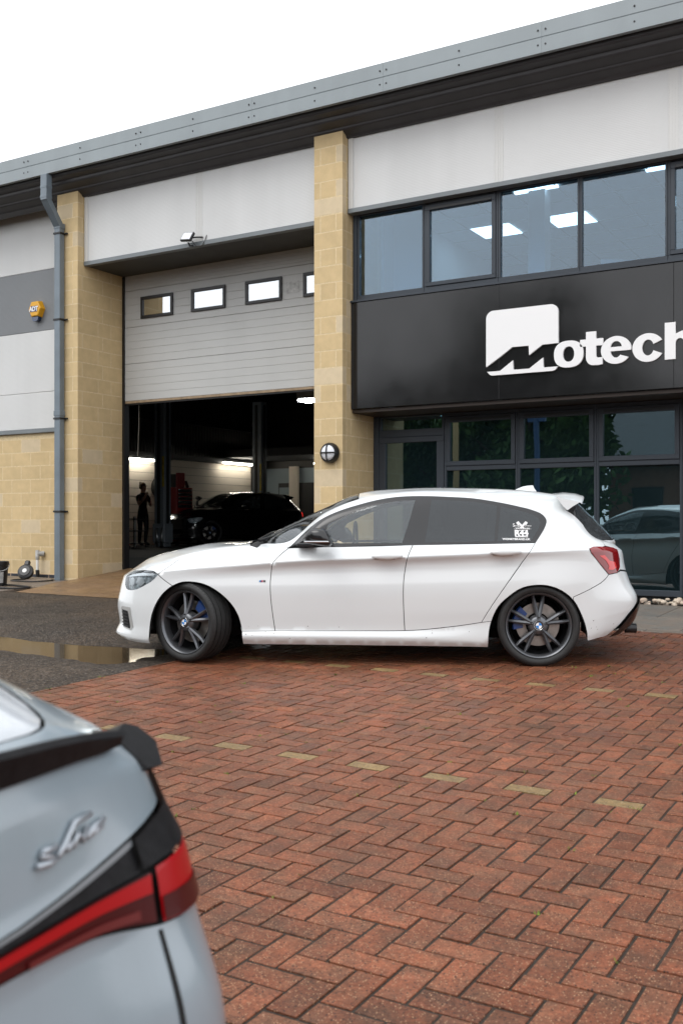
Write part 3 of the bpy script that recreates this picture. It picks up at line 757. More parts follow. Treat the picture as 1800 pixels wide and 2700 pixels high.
def panel(S, name, poly, mat, parent, holes=(), mirror=None, step=.04, gap=.0028, off=0.0, thick=0):
    """patch of surface S bounded by a (t, v) polygon. mirror: 'join' = both halves in one mesh,
    'copy' = far side as an object of its own, None = near side only"""
    poly = [p for i, p in enumerate(poly) if math.hypot(p[0]-poly[i-1][0], p[1]-poly[i-1][1]) > 1e-5]
    B = inset(resample(poly, step, True), gap) if gap else resample(poly, step, True)
    H = [resample(h, step, True) for h in holes]
    pts = [Vector(p) for p in B]; edges = [(i, (i+1) % len(B)) for i in range(len(B))]
    for h in H:
        b = len(pts); pts += [Vector(p) for p in h]; edges += [(b+i, b+(i+1) % len(h)) for i in range(len(h))]
    A = np.array(B); x0, y0 = A.min(0); x1, y1 = A.max(0)
    gx_, gy_ = np.meshgrid(np.arange(x0+step*.5, x1, step*.85), np.arange(y0+step*.35, y1, step*.62)); gx_, gy_ = gx_.ravel(), gy_.ravel()
    ok = in_poly(B, gx_, gy_)
    for h in H: ok &= ~in_poly(h, gx_, gy_)
    gx_, gy_ = gx_[ok], gy_[ok]
    E_ = np.array([[*p] for p in pts])
    if len(gx_):
        keep = np.ones(len(gx_), bool)
        for i in range(0, len(E_), 200):
            dd = (gx_[:,None]-E_[None,i:i+200,0])**2+(gy_[:,None]-E_[None,i:i+200,1])**2; keep &= (dd.min(1) > (step*.36)**2)
        pts += [Vector((a, b)) for a, b in zip(gx_[keep], gy_[keep])]
    res = delaunay_2d_cdt(pts, edges, [], 0, 1e-6); V2 = np.array([[*p] for p in res[0]]); F = np.array([f for f in res[2] if len(f) == 3])
    c = V2[F].mean(1); ok = in_poly(B, c[:,0], c[:,1])
    for h in H: ok &= ~in_poly(h, c[:,0], c[:,1])
    F = F[ok]
    P3 = S(V2[:,0], V2[:,1]); N3 = S.normal(V2[:,0], V2[:,1])
    P3 = P3+N3*off*S.sign; N3 = N3*S.sign
    fn = np.cross(P3[F[:,1]]-P3[F[:,0]], P3[F[:,2]]-P3[F[:,0]]); flip = (fn*N3[F].mean(1)).sum(1) < 0
    F[flip] = F[flip][:, ::-1]
    verts, faces, norms = P3, F, N3
    if mirror == 'join':
        m = np.array([1,-1,1]); verts = np.vstack([P3, P3*m]); norms = np.vstack([N3, N3*m]); faces = np.vstack([F, F[:, ::-1]+len(P3)])
    me = bpy.data.meshes.new(name); me.from_pydata(verts.tolist(), [], faces.tolist()); me.materials.append(mat)
    me.polygons.foreach_set('use_smooth', [True]*len(faces)); me.update()
    me.normals_split_custom_set_from_vertices([tuple(n) for n in norms])
    o = link(name, me, parent)
    if mirror == 'copy':
        c2 = bpy.data.objects.new(name, me); COL.objects.link(c2); c2.parent = parent; c2.scale = (1,-1,1)
    return o

# white hatchback: ten control lines from sill to roof centre, each running from nose centre round the side to tail centre
TK = [0,.35,.62,.82,1.08,1.36,1.78,2.09,2.40,2.71,3.06,3.51,3.86,4.13,4.34,4.62,4.86,5.17,5.53]
VK = [0,.035,.12,.27,.43,.55,.61,.72,1.10,1.33,1.80]
SX = [None]*4+[-1.62,-1.35,-.93,-.62,-.31,0,.35,.8,1.15,1.42,1.62]
def side(front, h, z, rear):
    "front: 4-5 explicit points, h/z lists for side stations, rear: explicit points"
    n = len(front); m = len(TK)-len(rear); mid = [(SX[i], h[i-n], z[i-n]) for i in range(n, m)]; return [(p[0], -p[1], p[2]) for p in front+mid+rear]
K0 = side([(-2.09,0,.15),(-2.05,.35,.15),(-1.98,.585,.16),(-1.85,.735,.145),(-1.63,.825,.135)], [.835]*8+[.84], [.14]*8+[.155],
          [(1.65,.835,.185),(1.80,.79,.215),(1.95,.66,.24),(2.0,.36,.25),(2.02,0,.25)])
K1 = side([(-2.125,0,.185),(-2.085,.35,.185),(-2.008,.60,.19),(-1.865,.755,.175),(-1.63,.845,.165)], [.862,.877,.882,.882,.882,.880,.870,.862,.86], [.165,.195,.200,.200,.200,.198,.185,.17,.19],
          [(1.65,.85,.225),(1.84,.80,.27),(2.02,.665,.30),(2.10,.36,.32),(2.12,0,.32)])
K2 = side([(-2.09,0,.27),(-2.05,.35,.27),(-1.978,.60,.27),(-1.85,.755,.265),(-1.62,.85,.26)], [.872,.862,.858,.858,.858,.858,.860,.866,.87], [.255,.250,.254,.256,.258,.262,.30,.33,.30],
          [(1.64,.862,.32),(1.88,.80,.38),(2.075,.665,.42),(2.145,.36,.43),(2.175,0,.43)])
K3 = side([(-2.107,0,.42),(-2.068,.35,.42),(-1.995,.60,.42),(-1.855,.76,.42),(-1.62,.855,.42)], [.878,.872,.871,.871,.871,.872,.874,.880,.885], [.42,.42,.42,.42,.42,.42,.43,.44,.46],
          [(1.62,.87,.47),(1.89,.80,.50),(2.08,.66,.52),(2.145,.36,.52),(2.175,0,.51)])
K4 = side([(-2.093,0,.53),(-2.05,.35,.53),(-1.975,.60,.535),(-1.84,.755,.54),(-1.615,.848,.55)], [.882,.878,.876,.876,.876,.876,.878,.886,.89], [.57,.58,.585,.59,.595,.60,.61,.62,.63],
          [(1.62,.872,.64),(1.87,.79,.65),(2.03,.64,.64),(2.10,.36,.62),(2.12,0,.61)])
K5 = side([(-2.08,0,.60),(-2.035,.35,.60),(-1.958,.60,.605),(-1.825,.75,.62),(-1.615,.838,.645)], [.870,.866,.862,.860,.860,.860,.862,.868,.872], [.672,.705,.730,.747,.759,.772,.792,.81,.82],
          [(1.62,.862,.82),(1.85,.79,.80),(2.0,.62,.78),(2.05,.35,.76),(2.07,0,.75)])
K6 = side([(-2.067,0,.655),(-2.02,.35,.655),(-1.94,.60,.66),(-1.81,.745,.675),(-1.61,.835,.70)], [.872,.884,.888,.89,.89,.89,.89,.888,.882], [.725,.752,.778,.795,.807,.82,.84,.858,.868],
          [(1.62,.868,.88),(1.83,.79,.885),(1.985,.62,.875),(2.04,.35,.85),(2.06,0,.84)])
K7 = side([(-2.0,0,.70),(-1.955,.34,.702),(-1.865,.565,.708),(-1.755,.68,.725),(-1.60,.745,.76)], [.775,.79,.80,.805,.81,.81,.805,.80,.79], [.82,.865,.893,.90,.905,.912,.924,.933,.94],
          [(1.62,.78,.948),(1.80,.73,.945),(1.93,.60,.925),(2.01,.33,.89),(2.045,0,.88)])
K8 = [(-1.98,0,.722),(-1.93,.27,.73),(-1.845,.46,.74),(-1.745,.57,.765),(-1.60,.62,.80),(-1.35,.655,.865),(-.90,.69,.915),(-.58,.745,.915),(-.31,.70,1.135),(-.03,.668,1.242),(.33,.652,1.303),(.8,.645,1.296),(1.15,.635,1.252),(1.42,.63,1.20),(1.60,.625,1.145),(1.76,.61,1.02),(1.90,.52,.945),(1.99,.3,.905),(2.035,0,.895)]
K9 = [(-1.955,0,.748),(-1.90,.18,.765),(-1.83,.32,.785),(-1.74,.40,.81),(-1.60,.43,.845),(-1.35,.44,.90),(-.905,.46,.938),(-.63,.47,1.042),(-.33,.47,1.196),(-.05,.46,1.311),(.33,.46,1.352),(.8,.46,1.353),(1.15,.46,1.335),(1.42,.46,1.305),(1.62,.46,1.262),(1.79,.44,1.12),(1.95,.42,.97),(2.01,.25,.92),(2.04,0,.905)]
K10 = [(-1.93,0,.765),(-1.88,0,.785),(-1.82,0,.805),(-1.74,0,.83),(-1.60,0,.862),(-1.35,0,.913),(-.93,0,.948),(-.66,0,1.052),(-.36,0,1.208),(-.07,0,1.334),(.33,0,1.378),(.8,0,1.378),(1.15,0,1.362),(1.42,0,1.335),(1.62,0,1.295),(1.82,0,1.165),(1.985,0,1.0),(2.03,0,.935),(2.045,0,.915)]
neg = lambda L: [(p[0],-p[1],p[2]) for p in L]
HB = Surf(TK, VK, [K0,K1,K2,K3,K4,K5,K6,K7,neg(K8),neg(K9),neg(K10)], {1:.6, 2:.75, 6:.9, 7:.95}); HB.sign = 1.0
_n = HB.normal([2.7],[.43])[0]; HB.sign = 1.0 if _n[1] < 0 else -1.0

FA = [(-1.675,.12),(-1.671,.24),(-1.654,.349),(-1.619,.444),(-1.563,.527),(-1.48,.595),(-1.397,.626),(-1.314,.627),(-1.231,.612),(-1.148,.574),(-1.065,.512),(-.997,.436),(-.955,.355),(-.931,.25),(-.925,.12)]
RA = [(.964,.12),(.971,.279),(.997,.372),(1.036,.452),(1.115,.531),(1.219,.598),(1.323,.618),(1.401,.615),(1.504,.58),(1.594,.508),(1.659,.391),(1.697,.273),(1.706,.12)]
def smooth_poly(pts, sub=3):
    P = np.array(pts); k = np.concatenate([[0], np.cumsum(np.linalg.norm(P[1:]-P[:-1], axis=1))]); m = _tang(k, P); out = []
    for i in range(len(P)-1):
        h = k[i+1]-k[i]
        for q in range(sub):
            u = q/sub; out.append(tuple(P[i]*(1+2*u)*(1-u)**2+m[i]*u*(1-u)**2*h+P[i+1]*u*u*(3-2*u)+m[i+1]*u*u*(u-1)*h))
    return out+[tuple(P[-1])]
FA, RA = smooth_poly(FA), smooth_poly(RA)
DLO = smooth_poly([(-.573,.893),(-.49,.982),(-.31,1.126),(-.186,1.181),(-.035,1.229),(.127,1.270),(.263,1.290),(.481,1.296),(.671,1.289),(.859,1.277),(1.047,1.247),(1.207,1.213),(1.314,1.184),(1.39,1.146),(1.413,1.108),(1.40,1.058),(1.36,.991),(1.322,.936)])
FGAP = smooth_poly([(-.573,.890),(-.628,.843),(-.685,.775),(-.703,.681),(-.703,.519),(-.689,.384),(-.671,.252)])
MGAP = smooth_poly([(.391,.918),(.352,.82),(.335,.74),(.322,.632),(.323,.419),(.331,.262)])
RGAP = smooth_poly([(1.322,.934),(1.194,.755),(1.063,.57),(.958,.41),(.912,.331)])
SILL = [(.912,.331),(.735,.302),(.471,.270),(.331,.262),(.138,.258),(-.671,.250),(-.928,.246)]
HLB = smooth_poly([(-1.602,.681),(-1.644,.639),(-1.716,.596),(-1.80,.560),(-1.86,.553),(-1.90,.563),(-1.922,.60),(-1.924,.655)])   # headlight, lower edge, rear to front
HLT = smooth_poly([(-1.924,.655),(-1.888,.690),(-1.80,.704),(-1.70,.709),(-1.640,.704),(-1.602,.681)])
TL = [(1.718,.892),(1.751,.906),(1.83,.905),(1.914,.897),(1.953,.880),(1.972,.806),(1.968,.745),(1.94,.706),(1.869,.695),(1.797,.778),(1.731,.858)]
SEAM = [(1.869,.695),(1.845,.665),(1.808,.635),(1.717,.585),(1.597,.53)]

M['paint_white'] = pm('white_car_paint', (.665,.69,.695), .28, coat=1.0, spec=.5, var=(2,.015))
M['paint_black'] = pm('black_car_paint', (.004,.004,.005), .18, coat=1.0)
M['trim_black'] = pm('gloss_black_trim', (.010,.010,.011), .22, coat=.3)
M['shell'] = pm('dark_inner_shell', (.004,.004,.004), .9)
M['tyre'] = pm('tyre_rubber', (.014,.014,.014), .6, var=(40,.25), bump=(60,.15,.002))
M['rim'] = pm('gunmetal_wheel', (.13,.135,.145), .34, metal=.7, var=(10,.1))
M['rim_dark'] = pm('dark_wheel_barrel', (.022,.022,.024), .45, metal=.5)
M['disc'] = pm('brake_disc', (.30,.28,.26), .38, metal=.9, var=(20,.2))
M['caliper'] = pm('blue_caliper', (.012,.045,.17), .35, coat=.4)
M['roundel_blue'] = pm('roundel_blue', (.01,.20,.60), .25, coat=1)
M['roundel_white'] = pm('roundel_white', (.80,.82,.84), .25, coat=1)
M['chrome'] = pm('chrome', (.70,.71,.72), .12, metal=1)
M['car_glass'] = glass('clear_car_glass', (.86,.91,.88), 1.5, boost=2.1, drops=110, haze=.06)
M['car_glass_dark'] = glass('privacy_car_glass', (.06,.065,.07), 1.5, boost=1.4, drops=110, haze=.04)
M['wind_glass'] = glass('windscreen_glass', (.50,.58,.55), 1.5, boost=1.3, drops=90)
M['lamp_glass'] = glass('headlamp_glass', (.86,.90,.92), 1.5, boost=1.4)
M['red_lens'] = pm('red_lens', (.20,.006,.008), .10, coat=1)
M['red_bright'] = pm('bright_red_lens', (.62,.02,.018), .15, coat=1)
M['lamp_chrome'] = pm('lamp_reflector', (.85,.87,.89), .3)
M['lamp_dark'] = pm('lamp_dark', (.50,.54,.56), .25, var=(40,.85))
M['seat'] = pm('dark_seat', (.02,.02,.022), .8)
M['sticker_white'] = pm('white_decal', (.75,.75,.75), .5)

def wheel(parent, x, y, steer, far=False, full=True):
    w_ = -1
    mb = MB(); RR = .238
    # five double spokes
    for k in range(5):
        th = R(90+72*k)
        for sg in (-1, 1):
            pts = []
            for q in range(8):
                u = q/7; r = .045+(RR-.053)*u; dth = sg*(.075*(1-u)+ .0 + .205*u*(1-.12*u))*(.040+.19*u)/(.045+.19*u)
                a = th+dth+sg*.03*math.sin(u*math.pi); yy = -.040+.052*math.sin(u*1.5)-.018*u-.012; pts.append((r*math.cos(a), yy, r*math.sin(a), a, u))
            prev = None
            for i, (px, py, pz, a, u) in enumerate(pts):
                wd = .0135-.001*u+.0035*math.sin(u*3.1); dp = .034-.012*u; tx, tz = -math.sin(a), math.cos(a)
                ring = [(px-tx*wd, py+dp, pz-tz*wd), (px-tx*wd*.8, py+.004, pz-tz*wd*.8), (px, py-.006, pz), (px+tx*wd*.8, py+.004, pz+tz*wd*.8), (px+tx*wd, py+dp, pz+tz*wd)]
                b = len(mb.v); mb.v += ring
                if prev is not None:
                    for j in range(4): mb.f.append((prev+j, prev+j+1, b+j+1, b+j)); mb.m.append(0)
                    mb.f.append((prev+4, prev, b, b+4)); mb.m.append(0)
                prev = b
    mb.lathe([(.001,-.050),(.040,-.050),(.060,-.046),(.072,-.034),(.078,-.012),(.078,.03)], axis='y', n=30)
    hub = mb.build('wheel', M['rim'], parent, angle=40)
    lip = MB().lathe([(.224,.05),(.226,-.01),(.229,-.030),(.236,-.046),(.246,-.052),(.250,-.048),(.250,-.02),(.240,.04),(.236,.16),(.222,.17),(.220,.1)], axis='y', n=64).build('rim', M['rim'], hub, angle=50)
    MB().lathe([(.219,.02),(.214,.06),(.205,.10),(.205,.18),(.06,.19)], axis='y', n=40).build('barrel', M['rim_dark'], hub, smooth=True)
    # tyre: sidewall bulge and grooved tread
    prof = [(.249,-.046),(.256,-.060),(.272,-.068),(.290,-.067),(.302,-.058)]
    rt = .3085
    tread = [(-.050,0),(-.034,0),(-.033,-.007),(-.024,-.007),(-.023,0),(.018,0),(.019,-.007),(.029,-.007),(.030,0),(.072,0),(.073,-.007),(.083,-.007),(.084,0),(.120,0),(.121,-.007),(.130,-.007),(.131,0),(.150,0)]
    prof += [(rt+b, a) for a, b in tread] + [(.300,.160),(.285,.170),(.26,.165),(.247,.15)]
    ty = MB().lathe(prof, axis='y', n=72).build('tyre', M['tyre'], hub, angle=35)
    if full:
        tr = MB()      # shoulder tread blocks
        for i in range(60):
            a = 2*math.pi*i/60; a2 = a+2*math.pi/60*.72
            v = []
            for aa in (a, a2):
                for r, yy in ((.2985,-.0640),(.3095,-.053),(.3100,-.036)): v.append((r*math.cos(aa), yy, r*math.sin(aa)))
            tr.add(v, [(0,1,4,3),(1,2,5,4)])
        tr.build('tread_blocks', M['tyre'], hub)
    # brake disc, caliper
    MB().lathe([(.09,.045),(.165,.045),(.165,.065),(.09,.065)], axis='y', n=40, closed=True).build('brake_disc', M['disc'], hub, angle=40)
    cb = MB(); a0 = R(28) if x < 0 else R(158)
    for q in range(6):
        a = a0+R(-24+q*9.6); a2 = a+R(9.8); v = []
        for aa in (a, a2):
            for r, yy in ((.115,.012),(.185,.012),(.195,.03),(.195,.10),(.115,.10)): v.append((r*math.cos(aa), yy, r*math.sin(aa)))
        cb.add(v, [(0,1,6,5),(1,2,7,6),(2,3,8,7),(3,4,9,8),(0,4,3,2,1),(5,6,7,8,9)])
    cb.build('brake_caliper', M['caliper'], hub)
    cap = MB(); n = 32
    cap.lathe([(.001,-.0560),(.0335,-.0560),(.0345,-.054),(.0345,-.048)], axis='y', n=n)
    for q in range(4):
        mi = 2 if q % 2 == 0 else 3
        v = [(0,-.0575,0)]+[(.0225*math.cos(R(90*q+90*i/8)), -.0575, .0225*math.sin(R(90*q+90*i/8))) for i in range(9)]
        cap.add(v, [(0,i,i+1) for i in range(1,9)], mi)
    cap.lathe([(.0225,-.0572),(.0235,-.0580),(.0242,-.0572)], axis='y', n=n, mi=1); cap.lathe([(.0325,-.0562),(.0337,-.0570),(.0347,-.0560)], axis='y', n=n, mi=1)
    cap.build('hub_cap', [M['black_plastic'],M['chrome'],M['roundel_blue'],M['roundel_white']], hub, recalc=False)
    for k in range(5):
        a = R(90+72*k+36*0); r = .056; a += R(0)
        MB().cyl((r*math.cos(a),-.0535,r*math.sin(a)),(r*math.cos(a),-.040,r*math.sin(a)),.0105,n=10).build('wheel_nut', M['black_plastic'], hub)
    hub.location = (x, y, .3095)
    hub.rotation_euler = (0, 0, steer+(math.pi if far else 0))
    return hub

def hatchback(name, label, loc, rz, paint, tint_rear, decals=True):
    car = thing(name, label, 'car', loc, rz, local=True); S = HB; I = lambda p, vm=None: S.inv(p[0], p[1], vm)
    v7 = .72; Vmax = 1.80; Tmax = TK[-1]
    fa = [I(p,.61) for p in FA if p[1] > .17]; ra = [I(p,.61) for p in RA if p[1] > .21]
    tfa0, tfa1 = S.t_at(-1.675,0), S.t_at(-.925,0); tra0, tra1 = S.t_at(.964,0), S.t_at(1.706,0)
    fsp = [I(p,v7+.02) for p in FGAP]; msp = [I(p,v7+.02) for p in MGAP]; rsp = [I(p,v7+.02) for p in RGAP]; sill = [I(p,.5) for p in SILL]
    dlo = [I(p,1.35) for p in DLO]; hlb = [I(p,v7) for p in HLB]; hlt = [I(p,v7+.02) for p in HLT]; tl = [I(p,v7+.2) for p in TL]; seam = [I(p,v7) for p in SEAM]
    # index on the arch where the bumper seams end
    iF = min(range(len(fa)), key=lambda i: abs(S([fa[i][0]],[fa[i][1]])[0][0]+1.47)); iR = min(range(len(ra)), key=lambda i: abs(S([ra[i][0]],[ra[i][1]])[0][0]-1.597)+ (0 if i > len(ra)/2 else 9))
    iFs = max(i for i in range(len(fa)) if S([fa[i][0]],[fa[i][1]])[0][2] > .252); 
    iRs = min(i for i in range(len(ra)) if S([ra[i][0]],[ra[i][1]])[0][2] > .335)
    tF = hlb[-1][0]
    # bonnet shut line from the headlamp to the scuttle
    shut = [hlt[-1], (1.30, v7+.045), (1.55, v7+.075), (1.75, v7+.095), I((-.79,.886),1.1), I((-.735,.912),1.1)]
    shut[4] = (max(shut[4][0],1.80), v7+.11); shut[5] = (1.93, v7+.13)
    bump = [(0,0)]+[(tt,0) for tt in np.linspace(0.05,tfa0,14)]+fa[:iF+1]+hlb+[(tF-.01, v7)]+[(tt,v7) for tt in np.linspace(tF-.05,0,8)]
    panel(S, 'front_bumper', bump, paint, car, mirror='join')
    panel(S, 'bonnet', [(0,v7+.004)]+[(tt,v7+.004) for tt in np.linspace(.05,tF-.02,8)]+hlt+shut[1:5]+[(1.80,v7+.3),(1.765,1.2),(1.75,Vmax),(0,Vmax)], paint, car, mirror='join')
    panel(S, 'front_wing', shut+fsp+[sill[-2],sill[-1]]+fa[iFs:iF-1:-1], paint, car, mirror='copy')
    panel(S, 'front_door', fsp+[sill[5],sill[4],sill[3]]+msp[::-1]+[I((.14,.908),v7+.02),I((-.3,.900),v7+.02)], paint, car, mirror='copy')
    panel(S, 'rear_door', msp+sill[:4][::-1]+rsp[::-1]+[I((.9,.926),v7+.02)], paint, car, mirror='copy')
    panel(S, 'side_skirt', [(tt,0) for tt in np.linspace(tfa1,tra0,24)]+ra[:iRs+1]+sill+fa[iFs:][0:], paint, car, mirror='copy')
    ve = 1.10+.085
    wind = [(1.90,ve-.02),(2.09,ve-.03),(2.25,ve-.01),(2.40,ve),(2.55,ve),(2.705,ve)]
    glass_side = [I((1.579,1.182),1.4), I((1.70,1.075),1.4), I((1.832,.954),1.35)]
    hatch0 = I((1.851,.912),1.2)
    body = dlo+rsp[1:]+ra[iRs:iR+1]+seam[::-1]+[tl[9],tl[10],tl[0],tl[1],tl[2]]+[hatch0]+glass_side[::-1]+[(4.33,1.35),(4.36,1.5),(4.38,Vmax),(2.715,Vmax)]+wind[::-1]+[(1.86,ve-.06),(1.86,v7+.14),(1.93,v7+.13)]
    panel(S, 'body_shell', body, paint, car, mirror='join', gap=.002)
    panel(S, 'windscreen', wind+[(2.705,Vmax),(1.83,Vmax),(1.84,1.4)], M['wind_glass'], car, mirror='join')
    panel(S, 'scuttle', [(1.755,Vmax),(1.77,1.2),(1.805,v7+.3),(1.82,v7+.13),(1.885,v7+.15),(1.89,ve-.02),(1.83,1.4),(1.82,Vmax)], M['black_plastic'], car, mirror='join', gap=0, off=-.012)
    panel(S, 'rear_window', glass_side+[(4.88,1.25),(4.90,Vmax),(4.40,Vmax),(4.37,1.45)], M['car_glass_dark'], car, mirror='join')
    panel(S, 'tailgate', [hatch0,tl[3],tl[4],tl[5],tl[6],tl[7],(tl[7][0]+.06,.505),(Tmax,.505),(Tmax,Vmax),(4.91,Vmax),(4.90,1.25),glass_side[2]], paint, car, mirror='join')
    panel(S, 'rear_bumper', ra[iR:]+[(tra1,0)]+[(tt,0) for tt in np.linspace(tra1+.03,4.70,5)]+[(4.80,.10),(4.90,.18),(4.99,.235),(5.2,.25),(Tmax,.25),(Tmax,.50),(tl[7][0]+.06,.50),tl[7]]+seam, paint, car, mirror='join')
    panel(S, 'rear_diffuser', [(4.705,0)]+[(4.805,.10),(4.905,.18),(4.995,.235),(5.2,.25),(Tmax,.25),(Tmax,0)], M['trim_black'], car, mirror='join', off=.020)
    # glazing
    PF = smooth_poly([(-.222,.927),(-.268,1.0),(-.278,1.055),(-.195,1.112),(-.10,1.158),(.027,1.203),(.137,1.232),(.28,1.256),(.408,1.264)])+[(.36,1.09),(.306,.932)]
    PR = [(.484,.938),(.51,1.1),(.536,1.265),(.70,1.262),(.86,1.250),(1.038,1.218),(1.025,1.08),(1.011,.946)]
    PQ = [(1.034,.947),(1.05,1.08),(1.067,1.212),(1.2,1.185),(1.30,1.155),(1.352,1.125),(1.366,1.09),(1.350,1.04),(1.308,.975),(1.29,.953)]
    pf, pr_, pq = [[I(p,1.35) for p in P] for P in (PF,PR,PQ)]
    low = [I((x,z),1.0) for x, z in ((1.0,.931),(.6,.922),(.14,.911),(-.3,.903))]
    panel(S, 'window_trim', dlo+low, M['trim_black'], car, holes=[pf,pr_,pq], mirror='copy', gap=.0)
    panel(S, 'door_window', pf, M['car_glass'], car, mirror='copy', gap=-.001)
    panel(S, 'door_window', pr_, tint_rear, car, mirror='copy', gap=-.001); panel(S, 'quarter_window', pq, tint_rear, car, mirror='copy', gap=-.001)
    # lamps
    hl = hlb+hlt[1:-1]
    panel(S, 'headlight', hl, M['lamp_glass'], car, mirror='copy', gap=.002, step=.03)
    panel(S, 'lamp_housing', hl, M['lamp_dark'], car, mirror='copy', gap=-.004, step=.03, off=-.030)
    panel(S, 'lamp_reflector', [I(p,.72) for p in ((-1.905,.655),(-1.87,.686),(-1.75,.698),(-1.655,.694),(-1.63,.68),(-1.68,.668),(-1.79,.668),(-1.86,.660))], M['lamp_chrome'], car, mirror='copy', gap=0, step=.02, off=-.010)
    panel(S, 'lamp_reflector', [I(p,.72) for p in ((-1.80,.655),(-1.75,.655),(-1.725,.62),(-1.76,.585),(-1.80,.60))], M['lamp_chrome'], car, mirror='copy', gap=0, step=.02, off=-.014)
    panel(S, 'lamp_lens', [I((-1.86+.028*math.cos(q*.5236),.622+.034*math.sin(q*.5236)),.72) for q in range(12)], M['lamp_chrome'], car, mirror='copy', gap=0, step=.015, off=-.016)
    tl_o = panel(S, 'tail_light', tl, M['red_lens'], car, mirror='copy', gap=.002, step=.03, off=.004)
    panel(S, 'light_bar', [I(p,.75) for p in ((1.795,.838),(1.835,.842),(1.875,.80),(1.925,.785),(1.935,.745),(1.90,.728),(1.862,.733),(1.87,.76),(1.845,.80))], M['red_bright'], car, mirror='copy', gap=0, step=.02, off=.0065)
    # side intake in the front bumper
    panel(S, 'air_intake', [I(p,.5) for p in ((-1.957,.402),(-1.940,.420),(-1.846,.416),(-1.834,.33),(-1.817,.263),(-1.842,.234),(-1.93,.250),(-1.935,.33))], M['grey_plastic'], car, mirror='copy', gap=0, step=.02, off=.003)
    panel(S, 'intake_grille', [I(p,.5) for p in ((-1.936,.394),(-1.872,.386),(-1.848,.247),(-1.932,.260))], M['black_matt'], car, mirror='copy', gap=0, step=.02, off=.0045)
    for q in range(5):
        zc = .268+.026*q; panel(S, 'intake_slat', [I(p,.5) for p in ((-1.936,zc-.004),(-1.862,zc-.012),(-1.862,zc-.003),(-1.936,zc+.005))], M['black_plastic'], car, mirror='copy', gap=0, step=.02, off=.010)
    # dark shell behind the gaps, wheel housings, floor
    shl = [(0,0.02)]+[(tfa0-.02,.02)]+[(p[0],p[1]) for p in inset(fa,0)]+[(tfa1+.02,.02),(tra0-.02,.02)]+ra+[(tra1+.02,.02),(Tmax,.02),(Tmax,v7-.02),(0,v7-.02)]
    panel(S, 'inner_shell', shl, M['shell'], car, mirror='join', gap=-.004, step=.07, off=-.014, holes=[hl])
    for cx_, rad in ((-1.315,.375),(1.335,.372)):
        for sg in (-1,1):
            hb = MB(); n = 20; v = []
            for q in range(n+1):
                a = math.pi*q/n; px, pz = cx_+rad*math.cos(a), .30+(rad-.045)*math.sin(a)
                v += [(px, sg*.80, pz), (px, sg*.45, pz)]
            hb.add(v, [(2*q,2*q+1,2*q+3,2*q+2) for q in range(n)]); hb.add([v[2*q+1] for q in range(n+1)], [tuple(range(n+1))])
            for e in (0, n): p0 = v[2*e]; hb.add([p0,(p0[0],p0[1]-sg*.03,.235),(p0[0],sg*.45,.235),v[2*e+1]], [(0,1,2,3)])
            hb.build('wheel_arch_liner', M['shell'], car)
    MB().box(-1.9,1.5,-.44,.44,.17,.24).box(-.90,.93,-.82,.82,.15,.20).build('underbody', M['shell'], car, recalc=False)
    # wheels
    for far in (0,1):
        sg = 1 if far else -1; y = sg*(.795)
        wheel(car, -1.365, y-sg*.0, R(-27), far); wheel(car, 1.342, y-sg*.0, 0, far)
    # mirrors
    for sg in (-1,1):
        mh = MB(); rings = []
        pr = [(-.435,.935,.02),(-.405,.945,.055),(-.36,.955,.082),(-.30,.962,.092),(-.255,.965,.088),(-.232,.962,.070)]
        top = [.965,1.015,1.043,1.050,1.042,1.012]; bot = [.935,.925,.918,.908,.905,.925]
        n = 14
        for (px, _, hw), zt, zb in zip(pr, top, bot):
            ring = []
            for q in range(n):
                a = 2*math.pi*q/n; cy_, cz_ = math.cos(a), math.sin(a); e = .62
                ring.append((px-.02*cz_*(hw/.09), sg*(.955+hw*math.copysign(abs(cy_)**e,cy_)), (zt+zb)/2+(zt-zb)/2*math.copysign(abs(cz_)**e,cz_)))
            rings.append(ring)
        v = [p for r_ in rings for p in r_]; f = [(i*n+k, i*n+(k+1)%n, (i+1)*n+(k+1)%n, (i+1)*n+k) for i in range(len(rings)-1) for k in range(n)]
        f += [tuple(range(n)), tuple(range(len(v)-n, len(v)))]
        mh.add(v, f); m = mh.build('door_mirror', M['trim_black'], car, angle=50)
        MB().box(-.42,-.232,sg*1.038,sg*1.054,.938,.950,ch=.004).build('mirror_strip', M['chrome'], m, recalc=False)
        MB().box(-.50,-.36,sg*.80,sg*.90,.905,.932,ch=.008).build('mirror_arm', M['trim_black'], m, recalc=False)
    # door handles
    for sg in (-1,1):
        for x0, x1, zc in ((.082,.318,.832),(.975,1.207,.866)):
            h = MB(); n = 10; v = []
            for q in range(9):
                u = q/8; xx = x0+(x1-x0)*u; rz_ = .025*min(1,math.sin(math.pi*min(max(u,.03),.97))**.45); dz = .006*(u-.5)
                for k in range(n):
                    a = 2*math.pi*k/n; v.append((xx, sg*(.904+.012*math.sin(u*math.pi)+.013*math.cos(a)), zc+dz+rz_*math.sin(a)))
            h.add(v, [(i*n+k, i*n+(k+1)%n, (i+1)*n+(k+1)%n, (i+1)*n+k) for i in range(8) for k in range(n)]+[tuple(range(n)),tuple(range(8*n,9*n))])
            ho = h.build('door_handle', paint, car, smooth=True)
            MB().box(x1-.052,x1-.0495,sg*.890,sg*.9125,zc-.016,zc+.02).build('handle_gap', M['black_matt'], ho, recalc=False)
            MB().box(x0+.02,x1-.06,sg*.888,sg*.902,zc-.0225,zc-.018,ch=.001).build('handle_recess', M['black_plastic'], ho, recalc=False)
    # roof spoiler
    sp = MB(); prof = [(1.490,1.292),(1.55,1.302),(1.62,1.292),(1.685,1.272),(1.690,1.262),(1.672,1.246),(1.62,1.215),(1.579,1.184),(1.545,1.215)]; nst = 15; v = []
